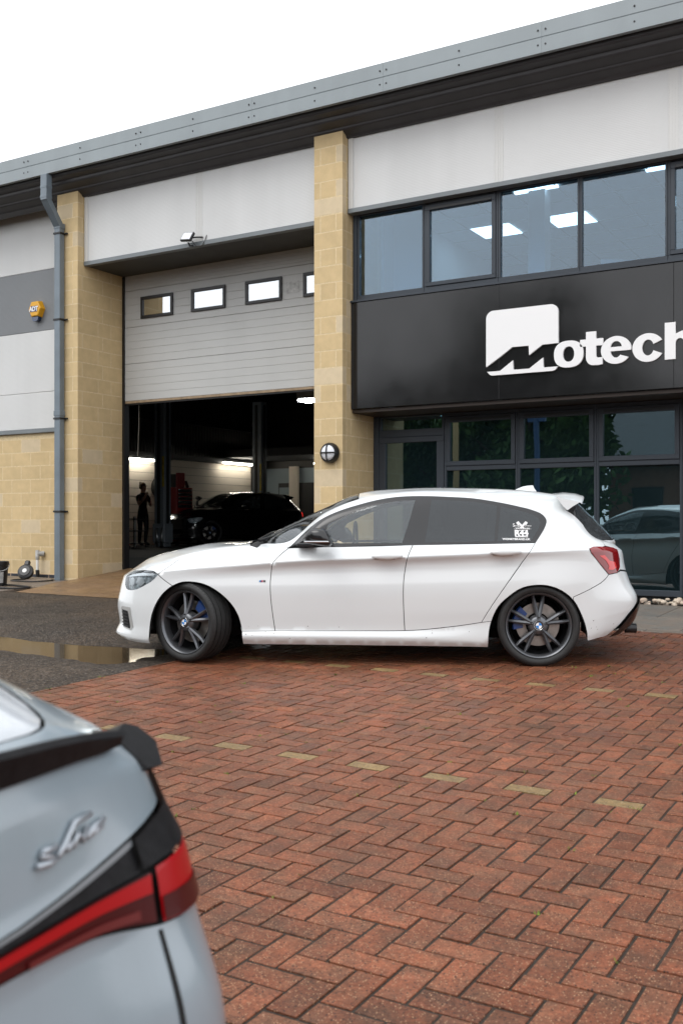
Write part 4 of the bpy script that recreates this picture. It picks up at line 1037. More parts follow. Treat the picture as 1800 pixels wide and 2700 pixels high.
    for q in range(nst):
        u = -1+2*q/(nst-1); yy = u*.655; k = 1-abs(u)**2.4
        for j, (px, pz) in enumerate(prof): v.append((px+.075*k*(1 if j in (2,3,4,5,6) else .6), yy, pz+.040*k-(.03*abs(u)**8 if j in (1,2,3,4) else 0)))
    m_ = len(prof); sp.add(v, [(i*m_+k, i*m_+(k+1)%m_, (i+1)*m_+(k+1)%m_, (i+1)*m_+k) for i in range(nst-1) for k in range(m_)]+[tuple(range(m_)),tuple(range((nst-1)*m_,nst*m_))])
    sp.build('roof_spoiler', paint, car, angle=35)
    # shark fin aerial
    fin = MB(); fp = [(1.200,1.352),(1.25,1.376),(1.29,1.392),(1.335,1.400),(1.374,1.402),(1.382,1.380),(1.41,1.338)]; v = []
    for sg, wd in ((-1,1),(1,1)):
        for i, (px, pz) in enumerate(fp): v.append((px, sg*(.004+.012*(1-(pz-1.338)/.064)), pz))
        for i, (px, pz) in enumerate(fp): v.append((px, sg*.030, 1.328))
    n = len(fp); f = []
    for i in range(n-1): f += [(i,i+1,n+i+1,n+i),(2*n+i,2*n+i+1,3*n+i+1,3*n+i),(i,i+1,2*n+i+1,2*n+i)]
    f += [(0,n,3*n,2*n),(n-1,2*n-1,4*n-1,3*n-1)]
    fin.add(v, f).build('shark_fin_aerial', paint, car, angle=60)
    # wipers, exhaust, interior
    for a, b in (((-.86,-.55,.948),(-.72,-.02,1.025)),((-.88,-.05,.958),(-.72,.5,1.01))):
        MB().tube([a, ((a[0]+b[0])/2-.0,(a[1]+b[1])/2,(a[2]+b[2])/2+.02), b], .009, 6).build('wiper', M['black_plastic'], car)
    MB().tube([(-.84,-.60,.945),(-.79,-.52,.962),(-.74,-.40,.985)], .012, 6).build('wiper', M['black_plastic'], car)
    for sg in (-1,1): MB().lathe([(.036,2.04),(.038,2.125),(.034,2.127),(.032,2.05)], (0,sg*.50,.262), 'x', 20).build('exhaust_tip', M['black_plastic'], car, smooth=True)
    MB().box(-.80,-.30,-.70,.70,.70,.905,ch=.03).build('dashboard', M['seat'], car, recalc=False)
    MB().lathe([(.175,0),(.19,.012),(.175,.024),(.16,.012)], (0,0,0), 'x', 28, closed=True).build('steering_wheel', M['seat'], car, smooth=True).location = (-.16,.36,.92)
    for yy in (-.37,.37):
        MB().box(-.05,.45,yy-.25,yy+.25,.30,.50,ch=.05).build('seat', M['seat'], car, recalc=False)
        st = MB().box(.36,.52,yy-.24,yy+.24,.45,1.02,ch=.05); st.v = [(p[0]+(p[2]-.45)*.25,p[1],p[2]) for p in st.v]; st.build('seat_back', M['seat'], car, recalc=False)
        MB().box(.53,.62,yy-.13,yy+.13,1.03,1.17,ch=.03).build('headrest', M['seat'], car, recalc=False)
    MB().box(1.15,1.32,-.62,.62,.40,.98,ch=.05).build('rear_seat_back', M['seat'], car, recalc=False)
    if decals:
        def decal(body_, size, x, z, y=-.80, bold=.0, sp=1.0, m='sticker_white', rx=0):
            t_, v_ = S.inv(x, z, 1.35); p = S([t_],[v_])[0]; n_ = S.normal([t_],[v_])[0]*S.sign
            me = text_mesh(body_, size, .0006, bold, spacing=sp); me.materials.append(M[m]); o = link('window_decal', me, car)
            zz = Vector(n_); xx = Vector((1,0,0)); xx = (xx-zz*xx.dot(zz)).normalized(); yy = zz.cross(xx)
            mt = Matrix((xx,yy,zz)).transposed().to_4x4(); mt.translation = Vector(p)+zz*.004; o.matrix_local = mt; return o
        decal('R44', .066, 1.218, 1.000-.012, bold=.003); decal('PERFORMANCE', .014, 1.218, .975, bold=.0006)
        decal('WONKYBRAND.UK', .0235, 1.178, .9535, bold=.0008)
        decal('- WRDETAILERS -', .017, 1.228, 1.037, bold=.0006); decal('S', .04, 1.162, 1.056); decal('carlet', .022, 1.185, 1.058); decal('lamaro', .020, 1.268, 1.058)
        def patch(poly, mat, off=.004, nm='window_decal'): return panel(S, nm, [I(p,1.35) for p in poly], mat, car, gap=0, step=.02, off=off)
        def frame_bar(a, b, w):
            a, b = np.array(a), np.array(b); d = (b-a)/np.linalg.norm(b-a); n_ = np.array([-d[1],d[0]])*w; patch([tuple(a+n_),tuple(b+n_),tuple(b-n_),tuple(a-n_)], M['sticker_white'])
        for a, b in (((1.176,.982),(1.258,.986)),((1.178,1.026),(1.262,1.029)),((1.177,.982),(1.179,1.027)),((1.258,.986),(1.262,1.029))): frame_bar(a, b, .0022)
        for sg in (-1,1):
            frame_bar((1.225-sg*.012,1.045),(1.225+sg*.022,1.083),.007)
            patch([(1.225+sg*.012,1.080),(1.225+sg*.030,1.067),(1.225+sg*.045,1.086),(1.225+sg*.027,1.099)], M['sticker_white'])
        frame_bar((1.19,1.058),(1.205,1.058),.0015)
        # wing badge: three colour bars and a letter
        for i, cm in enumerate(((.05,.25,.55),(.02,.03,.16),(.55,.02,.03))):
            mm = pm('badge_stripe', cm, .3); x0 = -.795+i*.010
            panel(S, 'wing_badge', [I(p,.7) for p in ((x0,.628),(x0+.009,.628),(x0+.013,.642),(x0+.004,.642))], mm, car, gap=0, step=.02, off=.003)
        decal('M', .022, -.752, .628, bold=.001, m='black_plastic')
        M['mud'] = pm('mud_fleck', (.05,.035,.025), .9); rd = random.Random(4)
        fl = MB()
        for _ in range(26):
            c_ = rd.random()
            if c_ < .3: x, z = rd.uniform(-.92,-.70), rd.uniform(.17,.42)
            elif c_ < .6: x, z = rd.uniform(1.73,1.93), rd.uniform(.22,.30)
            else: x, z = rd.uniform(-.9,.9), rd.uniform(.15,.30)
            if x > 1.7: z = .33-.0*x+rd.uniform(-.05,.03)
            t_, v_ = S.inv(x, z, .6); p = S([t_],[v_])[0]; n_ = S.normal([t_],[v_])[0]*S.sign; s_ = rd.uniform(.0012,.0035); pp = p+n_*.0025
            fl.add([(pp[0]-s_*rd.uniform(.6,2),pp[1],pp[2]),(pp[0],pp[1],pp[2]-s_),(pp[0]+s_*rd.uniform(.6,2),pp[1],pp[2]+s_*.3),(pp[0],pp[1],pp[2]+s_)], [(0,1,2,3)])
        o = fl.build('mud_flecks', M['mud'], car, recalc=False); o['kind'] = 'stuff'
    return car
white = hatchback('hatchback', 'white five-door hatchback with dark grey wheels parked side-on, front wheels turned', (-4.2509, 7.6226, .004), R(25.2), M['paint_white'], M['car_glass_dark'])
# ------------------------------------------------------------------ shop sign
sg_ = thing('shop_sign', 'large black gloss fascia sign with white logo tile and lettering above the shop windows', 'sign', (-4.6, 11.75, 2.6))
sgx = [-6.79,-4.74,-2.66,-.6,1.3]
for i, (a, b) in enumerate(zip(sgx[:-1], sgx[1:])): cbox('sign_panel', M['sign'], sg_, a+.0008,b-.0008, 11.75,11.79, 2.603,4.008, ch=.003)
cbox('sign_edge', M['rubber_seal'], sg_, -6.836,-6.793, 11.765,11.82, 2.603,4.008, ch=.004)
cbox('sign_frame', M['frame_black'], sg_, -6.79,1.3, 11.792,11.85, 2.61,4.0, ch=0)
def arc(cx, cz, rx, rz, a0, a1, n): return [(cx+rx*math.cos(R(a0+(a1-a0)*i/n)), cz+rz*math.sin(R(a0+(a1-a0)*i/n))) for i in range(n+1)]
SY0, SY1 = 11.722, 11.7485
def sletter(loops, name): MB().prism(loops, SY0, SY1).build(name, M['sign_white'], sg_)
r_ = .095
sletter([[(-4.898,3.005)]+arc(-4.898+r_,3.690-r_,r_,r_,180,90,6)+arc(-3.982-r_,3.690-r_,r_,r_,90,0,6)+[(-3.982,3.222),(-4.178,3.219),(-4.345,3.108),(-4.350,3.222),(-4.558,3.223),(-4.727,3.110)]], 'logo_tile')
sletter([[(-4.885,2.946),(-4.715,2.947),(-4.550,3.062),(-4.544,2.948),(-4.345,2.946),(-4.170,3.064),(-4.165,2.945),(-3.982,2.946)]+arc(-4.06,2.965,.07,.068,-25,-90,5)+arc(-4.81,2.965,.07,.068,-90,-155,5)], 'logo_foot')
def ring(cx, cz, rx, rz, p=2.4, n=40):
    o = []
    for i in range(n):
        a = 2*math.pi*i/n; c_, s_ = math.cos(a), math.sin(a); o.append((cx+rx*math.copysign(abs(c_)**(2/p),c_), cz+rz*math.copysign(abs(s_)**(2/p),s_)))
    return o
sletter([ring(-3.858,3.080,.178,.158), ring(-3.858,3.080,.068,.090,2.2,24)], 'letter_o')
sletter([[(-3.720,3.232),(-3.720,3.150),(-3.650,3.150),(-3.650,3.02)]+arc(-3.565,3.02,.085,.095,180,270,5)+[(-3.50,2.924),(-3.455,2.930),(-3.455,3.012),(-3.495,3.010)]+arc(-3.505,3.035,.025,.025,270,180,3)+[(-3.530,3.150),(-3.448,3.150),(-3.448,3.232),(-3.530,3.232),(-3.530,3.318),(-3.650,3.318),(-3.650,3.232)]], 'letter_t')
ex, ez = -3.298, 3.080
eo = arc(ex,ez,.178,.160,-38,0,4)[0:]
eo = [(ex+.170,ez-.012)]+arc(ex,ez,.176,.160,4,325,34)+[(ex+.052,ez-.060)]+arc(ex,ez,.064,.088,-40,-172,10)+[(ex-.068,ez-.012)]
eye = [(ex-.066,ez+.036)]+arc(ex,ez+.030,.066,.072,176,4,10)+[(ex+.066,ez+.036)]
sletter([eo, eye], 'letter_e')
cx0, cz0 = -2.936, 3.076
sletter([arc(cx0,cz0,.176,.162,28,332,36)+[(cx0+.058,cz0-.035)]+arc(cx0,cz0,.066,.090,-28,-332,22)+[(cx0+.058,cz0+.035)]], 'letter_c')
hx = -2.751
sletter([[(hx,3.335),(hx,2.922),(hx+.118,2.922),(hx+.118,3.09)]+arc(hx+.165,3.10,.047,.052,180,0,8)+[(hx+.212,2.922),(hx+.330,2.922),(hx+.330,3.12)]+arc(hx+.225,3.12,.105,.118,0,110,7)+[(hx+.118,3.205),(hx+.118,3.335)]], 'letter_h')
# ------------------------------------------------------------------ fittings on the facade
dp = thing('downpipe', 'square blue-grey rainwater downpipe on the left block pillar', 'pipe', (-11.93, 11.49, .19))
cbox('pipe', M['pipe'], dp, -11.99,-11.868, 11.435,11.535, .165,5.72, ch=.006)
def skew(mb, zlo, zhi, dy):
    mb.v = [(p[0], p[1]+(0 if p[2] < (zlo+zhi)/2 else dy), p[2]) for p in mb.v]; return mb
skew(MB().box(-11.993,-11.865,11.430,11.540,5.70,6.06,ch=0), 5.70, 6.06, -.27).build('swan_neck', M['pipe'], dp, recalc=True)
cbox('pipe_head', M['pipe'], dp, -11.995,-11.863, 11.157,11.273, 6.045,6.44, ch=.006)
for z in (6.10,6.25): cbox('collar', M['pipe'], dp, -11.998,-11.860, 11.154,11.276, z-.02,z+.02, ch=.003)
for z in (5.714,2.80): cbox('collar', M['pipe'], dp, -11.997,-11.861, 11.429,11.541, z-.04,z+.04, ch=.003)
for z in (5.60,4.26,2.72,1.272):
    cbox('bracket', M['frame_black'], dp, -12.003,-11.855, 11.423,11.548, z-.014,z+.014, ch=.003)
    MB().cyl((-11.862,11.53,z),(-11.80,11.53,z),.014,n=10).build('bracket_pin', M['frame_black'], dp)
ab = thing('alarm_box', 'yellow hexagonal alarm box with blue lens on the grey cladding band', 'alarm box', (-12.965, 12.02, 4.42))
hexa = [(-13.125,4.625),(-13.055,4.758),(-12.885,4.758),(-12.815,4.625),(-12.885,4.492),(-13.055,4.492)]
mb = MB(); n = 6; b0 = [(x,12.03,z) for x,z in hexa]; f0 = [(-12.97+(x+12.97)*.90,11.945,4.625+(z-4.625)*.90) for x,z in hexa]; f1 = [(-12.97+(x+12.97)*.80,11.935,4.625+(z-4.625)*.80) for x,z in hexa]
mb.add(b0+f0+f1, [(i,(i+1)%n,n+(i+1)%n,n+i) for i in range(n)]+[(n+i,n+(i+1)%n,2*n+(i+1)%n,2*n+i) for i in range(n)]+[tuple(range(2*n,3*n))])
mb.build('housing', M['yellow'], ab)
MB().prism([[(-13.045,4.495),(-12.895,4.495),(-12.905,4.445),(-12.935,4.425),(-13.005,4.425),(-13.035,4.445)]], 11.95,12.02).build('lens', M['blue_lens'], ab)
cbox('badge_panel', M['navy'], ab, -13.055,-12.90, 11.930,11.9345, 4.577,4.672, ch=.001)
me = text_mesh('ADT', .105, .001, .004, spacing=.9); me.materials.append(M['sign_white']); o = link('lettering', me, ab); q = _off(ab)
o.location = (-12.978-q[0], 11.9285-q[1], 4.588-q[2]); o.rotation_euler = (R(90),0,0)
fl = thing('floodlight', 'small black floodlight on a bracket above the roller door', 'floodlight', (-9.42, 11.66, 5.17))
mb = MB().box(-.10,.10,-.02,.02,-.075,.075,ch=.006); rot = Matrix.Rotation(R(-28),3,'X') @ Matrix.Rotation(R(8),3,'Y')
def place(mb, m, loc): mb.v = [tuple(m @ Vector(p)+Vector(loc)) for p in mb.v]; return mb
FLP = (-9.44,11.56,5.215)
place(mb, rot, FLP).build('casing', M['frame_black'], fl, recalc=False)
place(MB().box(-.085,.085,-.024,-.021,-.06,.06), rot, FLP).build('lens', M['lens_white'], fl, recalc=False)
MB().tube([(-9.44,11.575,5.14),(-9.44,11.61,5.10),(-9.44,11.675,5.115)], .012, 6).build('bracket', M['frame_black'], fl)
MB().tube([(-9.40,11.58,5.20),(-9.33,11.62,5.21),(-9.27,11.695,5.22)], .012, 6).build('arm', M['frame_black'], fl)
MB().tube([(-9.38,11.58,5.16),(-9.33,11.62,5.08),(-9.25,11.65,5.09),(-9.22,11.68,5.16),(-9.20,11.696,5.24)], .006, 6).build('cable', M['black_plastic'], fl)
bl = thing('bulkhead_lamp', 'round black caged bulkhead lamp on the right block pillar', 'lamp', (-7.02, 11.5, 2.015))
MB().lathe([(.0,11.546),(.135,11.546),(.135,11.50),(.118,11.47),(.104,11.468),(.104,11.49)], (-7.02,0,2.015), 'y', 36).build('base', M['black_plastic'], bl, angle=40)
MB().lathe([(.106,11.489),(.098,11.465),(.07,11.445),(.03,11.436),(.001,11.434)], (-7.02,0,2.015), 'y', 32).build('lens', M['lens_white'], bl, smooth=True)
for a in (0,90):
    p = [(-.115,11.468),(-.07,11.432),(0,11.422),(.07,11.432),(.115,11.468)]
    MB().tube([(-7.02+d*math.cos(R(a)), y, 2.015+d*math.sin(R(a))) for d, y in p], .009, 6).build('guard_bar', M['black_plastic'], bl)
wp = thing('overflow_pipe', 'short grey plastic drain pipe with black foot on the block wall', 'pipe', (-12.925, 12.0, .13))
MB().lathe([(.030,.62),(.034,.645),(.034,.50),(.029,.49)], (-12.925,11.965,0), 'z', 16).build('elbow', M['grey_plastic'], wp, smooth=True)
MB().cyl((-12.925,11.965,.30),(-12.925,11.965,.50),.026,n=16).build('pipe', M['white_plastic'], wp, angle=40)
MB().cyl((-12.925,11.965,.12),(-12.925,11.965,.32),.033,n=16).build('foot', M['black_plastic'], wp, angle=40)
MB().cyl((-12.925,11.965,.585),(-12.86,12.045,.585),.040,.045,n=16).build('wall_plate', M['grey_plastic'], wp, angle=40)
bk = thing('bucket', 'black plastic bucket with a white label at the far left kerb', 'bucket', (-12.06, 10.40, .165))
MB().lathe([(.001,.172),(.125,.172),(.150,.47),(.158,.475),(.160,.50),(.160,.525),(.152,.53),(.147,.52),(.120,.19)], (-12.06,10.40,0), 'z', 32).build('body', M['black_plastic'], bk, angle=40)
cb_ = MB(); a0 = R(-62); v = []
for i in range(7):
    a = a0+R(i*9); 
    for rr, z in ((.1345,.215),(.1455,.375)): v.append((-12.06+rr*1.012*math.cos(a), 10.40+rr*1.012*math.sin(a), z))
cb_.add(v, [(2*i,2*i+2,2*i+3,2*i+1) for i in range(6)]).build('label', M['sticker'], bk)
MB().tube([(-12.06+.165*math.cos(R(t)), 10.40+.165*math.sin(R(t)), .49-.10*math.sin(R((t+110)/160*180))) for t in range(-110,51,16)], .006, 6).build('handle', M['grey_plastic'], bk)
rl = thing('cable_reel', 'round black cable reel with white centre leaning at the block wall', 'cable reel', (-12.45, 11.35, .19))
RM = Matrix.Rotation(R(25),3,'Z') @ Matrix.Rotation(R(-28),3,'X'); RLP = (-12.60,11.42,.315)
for nm, pr2, m in (('drum',[(.001,-.05),(.05,-.052),(.09,-.045),(.122,-.03),(.13,0),(.122,.03),(.001,.035)],'black_plastic'),('side_disc',[(.001,-.058),(.085,-.056),(.092,-.046)],'frame_black'),('centre',[(.001,-.063),(.033,-.062),(.04,-.054)],'white_plastic')):
    place(MB().lathe(pr2, axis='y', n=30), RM, RLP).build(nm, M[m], rl, angle=40)
place(MB().box(-.045,.045,-.035,.03,.10,.20,ch=.02), RM, RLP).build('handle', M['black_plastic'], rl, recalc=False)
hs = MB().tube([(x,y,float(pave_z(y,x))+.016) for x,y in smooth_poly([(-14.6,9.92),(-13.2,9.95),(-12.2,9.96),(-11.6,10.02),(-11.28,10.14),(-11.26,10.28),(-11.6,10.40),(-12.3,10.42),(-13.2,10.38),(-14.5,10.36)],4)], .014, 6).build('hose', M['black_plastic'], smooth=True)
tag(hs, 'black rubber hose looped on the pavement by the tarmac edge', 'hose')
hs = MB().tube([(x,y,float(pave_z(y,x))+.014) for x,y in smooth_poly([(-12.45,11.28),(-12.52,11.05),(-12.30,10.98),(-11.95,11.06),(-11.9,11.3),(-12.1,11.5)],4)], .011, 6).build('cable', M['black_plastic'], smooth=True)
tag(hs, 'black cable curling on the slabs below the cable reel', 'cable')
# ------------------------------------------------------------------ workshop seen through the open door
FZ = .46
ws = thing('workshop_interior', 'dim workshop with pale lower block wall behind the raised door', 'workshop', (-14, 22, FZ))
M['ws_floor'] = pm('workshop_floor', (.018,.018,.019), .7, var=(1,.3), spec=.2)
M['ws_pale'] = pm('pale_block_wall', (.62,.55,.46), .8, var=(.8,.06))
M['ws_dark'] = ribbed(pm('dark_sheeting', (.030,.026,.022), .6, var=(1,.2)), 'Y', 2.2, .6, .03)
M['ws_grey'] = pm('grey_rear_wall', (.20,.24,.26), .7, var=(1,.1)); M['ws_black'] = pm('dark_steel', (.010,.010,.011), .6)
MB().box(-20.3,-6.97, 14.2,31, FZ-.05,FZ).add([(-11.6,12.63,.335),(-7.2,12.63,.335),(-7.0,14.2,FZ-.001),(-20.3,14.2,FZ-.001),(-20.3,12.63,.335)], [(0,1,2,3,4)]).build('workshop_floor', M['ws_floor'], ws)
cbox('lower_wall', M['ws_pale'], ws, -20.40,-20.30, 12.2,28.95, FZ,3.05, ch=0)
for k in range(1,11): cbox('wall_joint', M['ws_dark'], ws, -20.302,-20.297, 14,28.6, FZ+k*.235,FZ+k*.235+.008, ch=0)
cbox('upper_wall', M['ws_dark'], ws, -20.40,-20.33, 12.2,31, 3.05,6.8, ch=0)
cbox('sheeting_rail', M['ws_black'], ws, -20.33,-20.12, 12.2,31, 3.02,3.17, ch=0); cbox('sheeting_rail', M['ws_black'], ws, -20.33,-20.15, 12.2,31, 4.15,4.35, ch=0)
for y in (15.5,19.3,23.7,28.2): cbox('steel_column', M['ws_black'], ws, -20.32,-20.10, y,y+.3, FZ if y > 28 else 3.0,6.8, ch=0)
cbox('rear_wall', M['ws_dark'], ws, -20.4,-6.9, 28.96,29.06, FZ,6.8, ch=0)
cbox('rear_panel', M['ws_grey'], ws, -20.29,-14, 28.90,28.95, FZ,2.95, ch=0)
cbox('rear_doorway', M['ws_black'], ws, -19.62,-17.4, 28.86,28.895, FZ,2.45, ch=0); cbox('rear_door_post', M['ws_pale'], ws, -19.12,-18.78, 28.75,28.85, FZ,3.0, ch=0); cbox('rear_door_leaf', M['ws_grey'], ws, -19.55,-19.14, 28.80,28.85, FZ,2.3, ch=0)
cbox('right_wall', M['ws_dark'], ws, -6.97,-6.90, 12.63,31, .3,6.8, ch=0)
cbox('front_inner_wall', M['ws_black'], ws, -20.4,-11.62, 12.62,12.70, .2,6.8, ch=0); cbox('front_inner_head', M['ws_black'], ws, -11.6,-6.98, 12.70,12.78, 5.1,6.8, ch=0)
cbox('mezzanine', M['ws_black'], ws, -20.1,-6.98, 26.5,28.95, 3.2,3.45, ch=0)
for y in (17,21,25,29): cbox('roof_beam', M['ws_black'], ws, -20.3,-7, y,y+.15, 5.9,6.2, ch=0)
def lamp_tube(p0, p1, label):
    t = thing('tube_light', label, 'lamp', p0, group='strip lights in the workshop')
    MB().cyl(p0, p1, .030, n=8).build('tube', M['tube_lit'], t, smooth=True)
    a, b = Vector(p0)+Vector((0,0,.05)), Vector(p1)+Vector((0,0,.05)); MB().cyl(a, b, .035, n=6).build('batten', M['grey_plastic'], t)
lamp_tube((-20.05,21.75,2.93),(-20.05,23.15,2.93), 'lit strip light on the workshop wall left of the first lift post')
lamp_tube((-20.05,26.35,3.04),(-20.05,28.15,3.04), 'lit strip light on the workshop wall left of the second lift post')
lamp_tube((-17.9,28.4,3.05),(-16.6,28.4,3.05), 'short lit strip light far back by the right pillar')
hb_ = thing('high_bay_lamp', 'square grey lamp hanging high in the doorway beside the right pillar', 'lamp', (-10.72,16.9,3.45))
cbox('casing', M['grey_plastic'], hb_, -10.95,-10.50, 16.7,17.1, 3.50,3.66, ch=.02); cbox('diffuser', M['highbay_lit'], hb_, -10.92,-10.53, 16.73,17.07, 3.47,3.497, ch=0)
MB().cyl((-10.72,16.9,3.66),(-10.72,16.9,6.0),.012,n=6).build('rod', M['ws_black'], hb_)
M['lift_paint'] = pm('lift_grey', (.19,.215,.24), .4, var=(2,.15)); M['tape'] = pm('yellow_tape', (.50,.36,.01), .5, var=(9,.3))
for nm, (x,y) in (('first','') and ()) or (): pass
for lab, x, y in (('grey steel car lift post beside the person', -17.83,20.81), ('grey steel car lift post behind the black car', -17.68,25.0)):
    lp = thing('lift_post', lab, 'car lift', (x,y,FZ), group='car lift posts')
    cbox('column', M['lift_paint'], lp, x-.17,x+.17, y-.14,y+.14, FZ,4.7, ch=.015)
    cbox('slot', M['ws_black'], lp, x+.171,x+.175, y-.05,y+.05, FZ+.1,4.6, ch=0); cbox('slot', M['ws_black'], lp, x-.07,x+.03, y-.146,y-.141, FZ+.15,4.6, ch=0)
    cbox('carriage', M['lift_paint'], lp, x-.20,x+.21, y-.18,y+.18, FZ+.12,FZ+.62, ch=.02); cbox('base_plate', M['ws_black'], lp, x-.35,x+.35, y-.3,y+.3, FZ,FZ+.02, ch=0)
    cbox('warning_tape', M['tape'], lp, x+.100,x+.168, y-.146,y-.141, 2.05,2.85, ch=0)
    MB().cyl((x+.12,y-.17,FZ+.02),(x+.12,y-.17,FZ+.5),.03,n=10).build('ram', M['steel'], lp, smooth=True); MB().cyl((x-.05,y-.17,FZ+.02),(x-.05,y-.17,FZ+.5),.03,n=10).build('ram', M['steel'], lp, smooth=True)
M['red_paint'] = pm('red_tool_chest', (.33,.018,.02), .4, coat=.3)
tcx = thing('tool_chest', 'tall red tool chest with rows of silver-handled drawers behind the lift post', 'tool chest', (-18.7,22.5,FZ))
cbox('cabinet', M['red_paint'], tcx, -18.95,-18.44, 22.10,22.80, FZ+.12,2.09, ch=.01)
for i in range(13):
    z = FZ+.20+i*.108
    if i in (3, 7): continue
    cbox('drawer', M['ws_black'], tcx, -18.438,-18.425, 22.16,22.76, z,z+.09, ch=.002); cbox('drawer_handle', M['steel'], tcx, -18.424,-18.405, 22.18,22.74, z+.055,z+.085, ch=.004)
for x in (-18.9,-18.5):
    for y in (22.2,22.7): MB().cyl((x,y-.02,FZ+.06),(x,y+.02,FZ+.06),.06,n=12).build('castor', M['ws_black'], tcx)
hb2 = thing('tool_box', 'black and red tool box sitting on the tall red chest', 'tool box', (-18.7,22.4,2.09))
cbox('body', M['ws_black'], hb2, -18.93,-18.50, 22.15,22.5, 2.093,2.46, ch=.02); cbox('edge', M['red_paint'], hb2, -18.5,-18.47, 22.15,22.5, 2.1,2.5, ch=.004); MB().tube([(-18.7,22.55,2.10),(-18.7,22.62,2.25),(-18.62,22.72,2.26),(-18.6,22.78,2.10)], .05, 8).build('polisher', M['ws_black'], hb2, smooth=True)
nb = thing('number_board', 'white card with a black number on the red tool chest side', 'sign', (-18.45,22.05,1.05)); cbox('card', M['sticker_white'], nb, -18.72,-18.445, 22.085,22.095, .98,1.28, ch=0)
me = text_mesh('37', .25, .001, .01); me.materials.append(M['ws_black']); o = link('lettering', me, nb); q = _off(nb); o.location = (-18.58-q[0],22.083-q[1],1.04-q[2]); o.rotation_euler = (R(90),0,0)
bn = thing('workbench', 'grey workbench along the pale workshop wall', 'bench', (-19.6,25.2,FZ)); cbox('worktop', M['lift_paint'], bn, -20.28,-19.0, 23.75,27.6, 1.46,1.53, ch=.01); cbox('cabinet', M['ws_black'], bn, -20.25,-19.08, 23.8,27.55, FZ+.05,1.458, ch=.01)
mn = thing('monitor', 'computer monitor standing on the grey workbench', 'monitor', (-19.3,25.9,1.53)); cbox('screen', M['black_plastic'], mn, -19.55,-18.98, 25.88,25.92, 1.66,2.08, ch=.01); cbox('chin', M['steel'], mn, -19.54,-18.99, 25.872,25.92, 1.58,1.655, ch=.004); cbox('stand', M['steel'], mn, -19.35,-19.2, 25.93,26.05, 1.531,1.70, ch=.004)
for lab, y, h in (('black cordless polisher on the workbench near its left end', 24.0,.30), ('small dark power tool on the workbench beside the polisher', 24.55,.22)):
    t = thing('power_tool', lab, 'power tool', (-19.25,y,1.531)); MB().tube([(-19.25,y,1.54),(-19.25,y+.02,1.54+h*.7),(-19.2,y+.12,1.54+h),(-19.15,y-.10,1.54+h)], [.05,.035,.05,.06], 8).build('body', M['ws_black'], t, smooth=True); cbox('battery', M['black_plastic'], t, -19.31,-19.19, y-.07,y+.07, 1.532,1.60, ch=.01)
ct = thing('workshop_trolley', 'three-tier workshop trolley with pale posts in front of the person', 'trolley', (-17.7,19.7,FZ))
for z in (FZ+.10,FZ+.42,FZ+.72): cbox('shelf', M['ws_black'], ct, -18.6,-17.55, 19.45,19.95, z,z+.03, ch=.004)
for x in (-18.55,-18.0,-17.6):
    for y in (19.5,19.9): MB().cyl((x,y,FZ+.02),(x,y,FZ+.80),.022,n=8).build('post', M['steel'] if y < 19.6 else M['ws_black'], ct)
wl_ = thing('work_light', 'bright white work light standing on the trolley shelf', 'lamp', (-18.0,19.6,FZ+.45)); cbox('panel', M['panel_lit'], wl_, -18.32,-18.10, 19.44,19.448, FZ+.50,FZ+.62, ch=0); cbox('panel', M['panel_lit'], wl_, -18.07,-17.86, 19.44,19.448, FZ+.50,FZ+.62, ch=0); cbox('casing', M['ws_black'], wl_, -18.34,-17.84, 19.45,19.49, FZ+.452,FZ+.64, ch=.005)
ch_ = thing('door_chain', 'thin pale chain hanging inside the left edge of the door', 'chain', (-11.45,12.9,2.4)); MB().tube([(-11.52,12.85,3.2),(-11.53,12.86,2.7),(-11.56,12.86,2.15)], .007, 5).build('chain', M['steel'], ch_)
tyw = MB().lathe([(.19,-.09),(.30,-.10),(.33,-.06),(.33,.06),(.30,.10),(.19,.09)], axis='x', n=28, closed=True); tyw.v = [(p[0]-20.18,p[1]+24.0-.55,p[2]+2.15) for p in tyw.v]
tag(tyw.build('spare_tyre', M['tyre'], smooth=True), 'black tyre hung on the workshop wall behind the lift post', 'tyre')
# black car on the lift: same family of body, black paint
def copy_car(src, loc, rz, swap, name, label):
    mp = {}
    def cp(o, par):
        c = o.copy(); COL.objects.link(c); c.parent = par
        if o.type == 'MESH':
            for i, s_ in enumerate(o.material_slots):
                if s_.material and s_.material.name in swap: c.material_slots[i].link = 'OBJECT'; c.material_slots[i].material = swap[s_.material.name]
        for ch in o.children:
            if ch.name.split('.')[0] in ('window_decal','wing_badge','mud_flecks'): continue
            cp(ch, c)
        return c
    c = cp(src, None); c.location = loc; c.rotation_euler = (0,0,rz); c.name = name; tag(c, label, 'car'); return c
ang = math.atan2(2.68,.60)
cF, cR = Vector((-17.45,22.2)), Vector((-16.85,24.88)); mid = (cF+cR)/2; ax = Vector((math.cos(ang),math.sin(ang))); ayv = Vector((-ax.y,ax.x))
org = mid+ayv*.80+ax*.16
blk_scale = 1.10
blk = copy_car(white, (org.x,org.y,FZ+.03), ang, {'white_car_paint':M['paint_black'],'gunmetal_wheel':M['black_plastic'],'bright_red_lens':pm('lit_red_lens',(.6,.01,.01),.2,emit=((1,.02,.01),1.2)),'grey_plastic':M['black_plastic']}, 'workshop_car', 'black car parked inside the workshop with a glowing red tail light'); blk.scale = (blk_scale,)*3
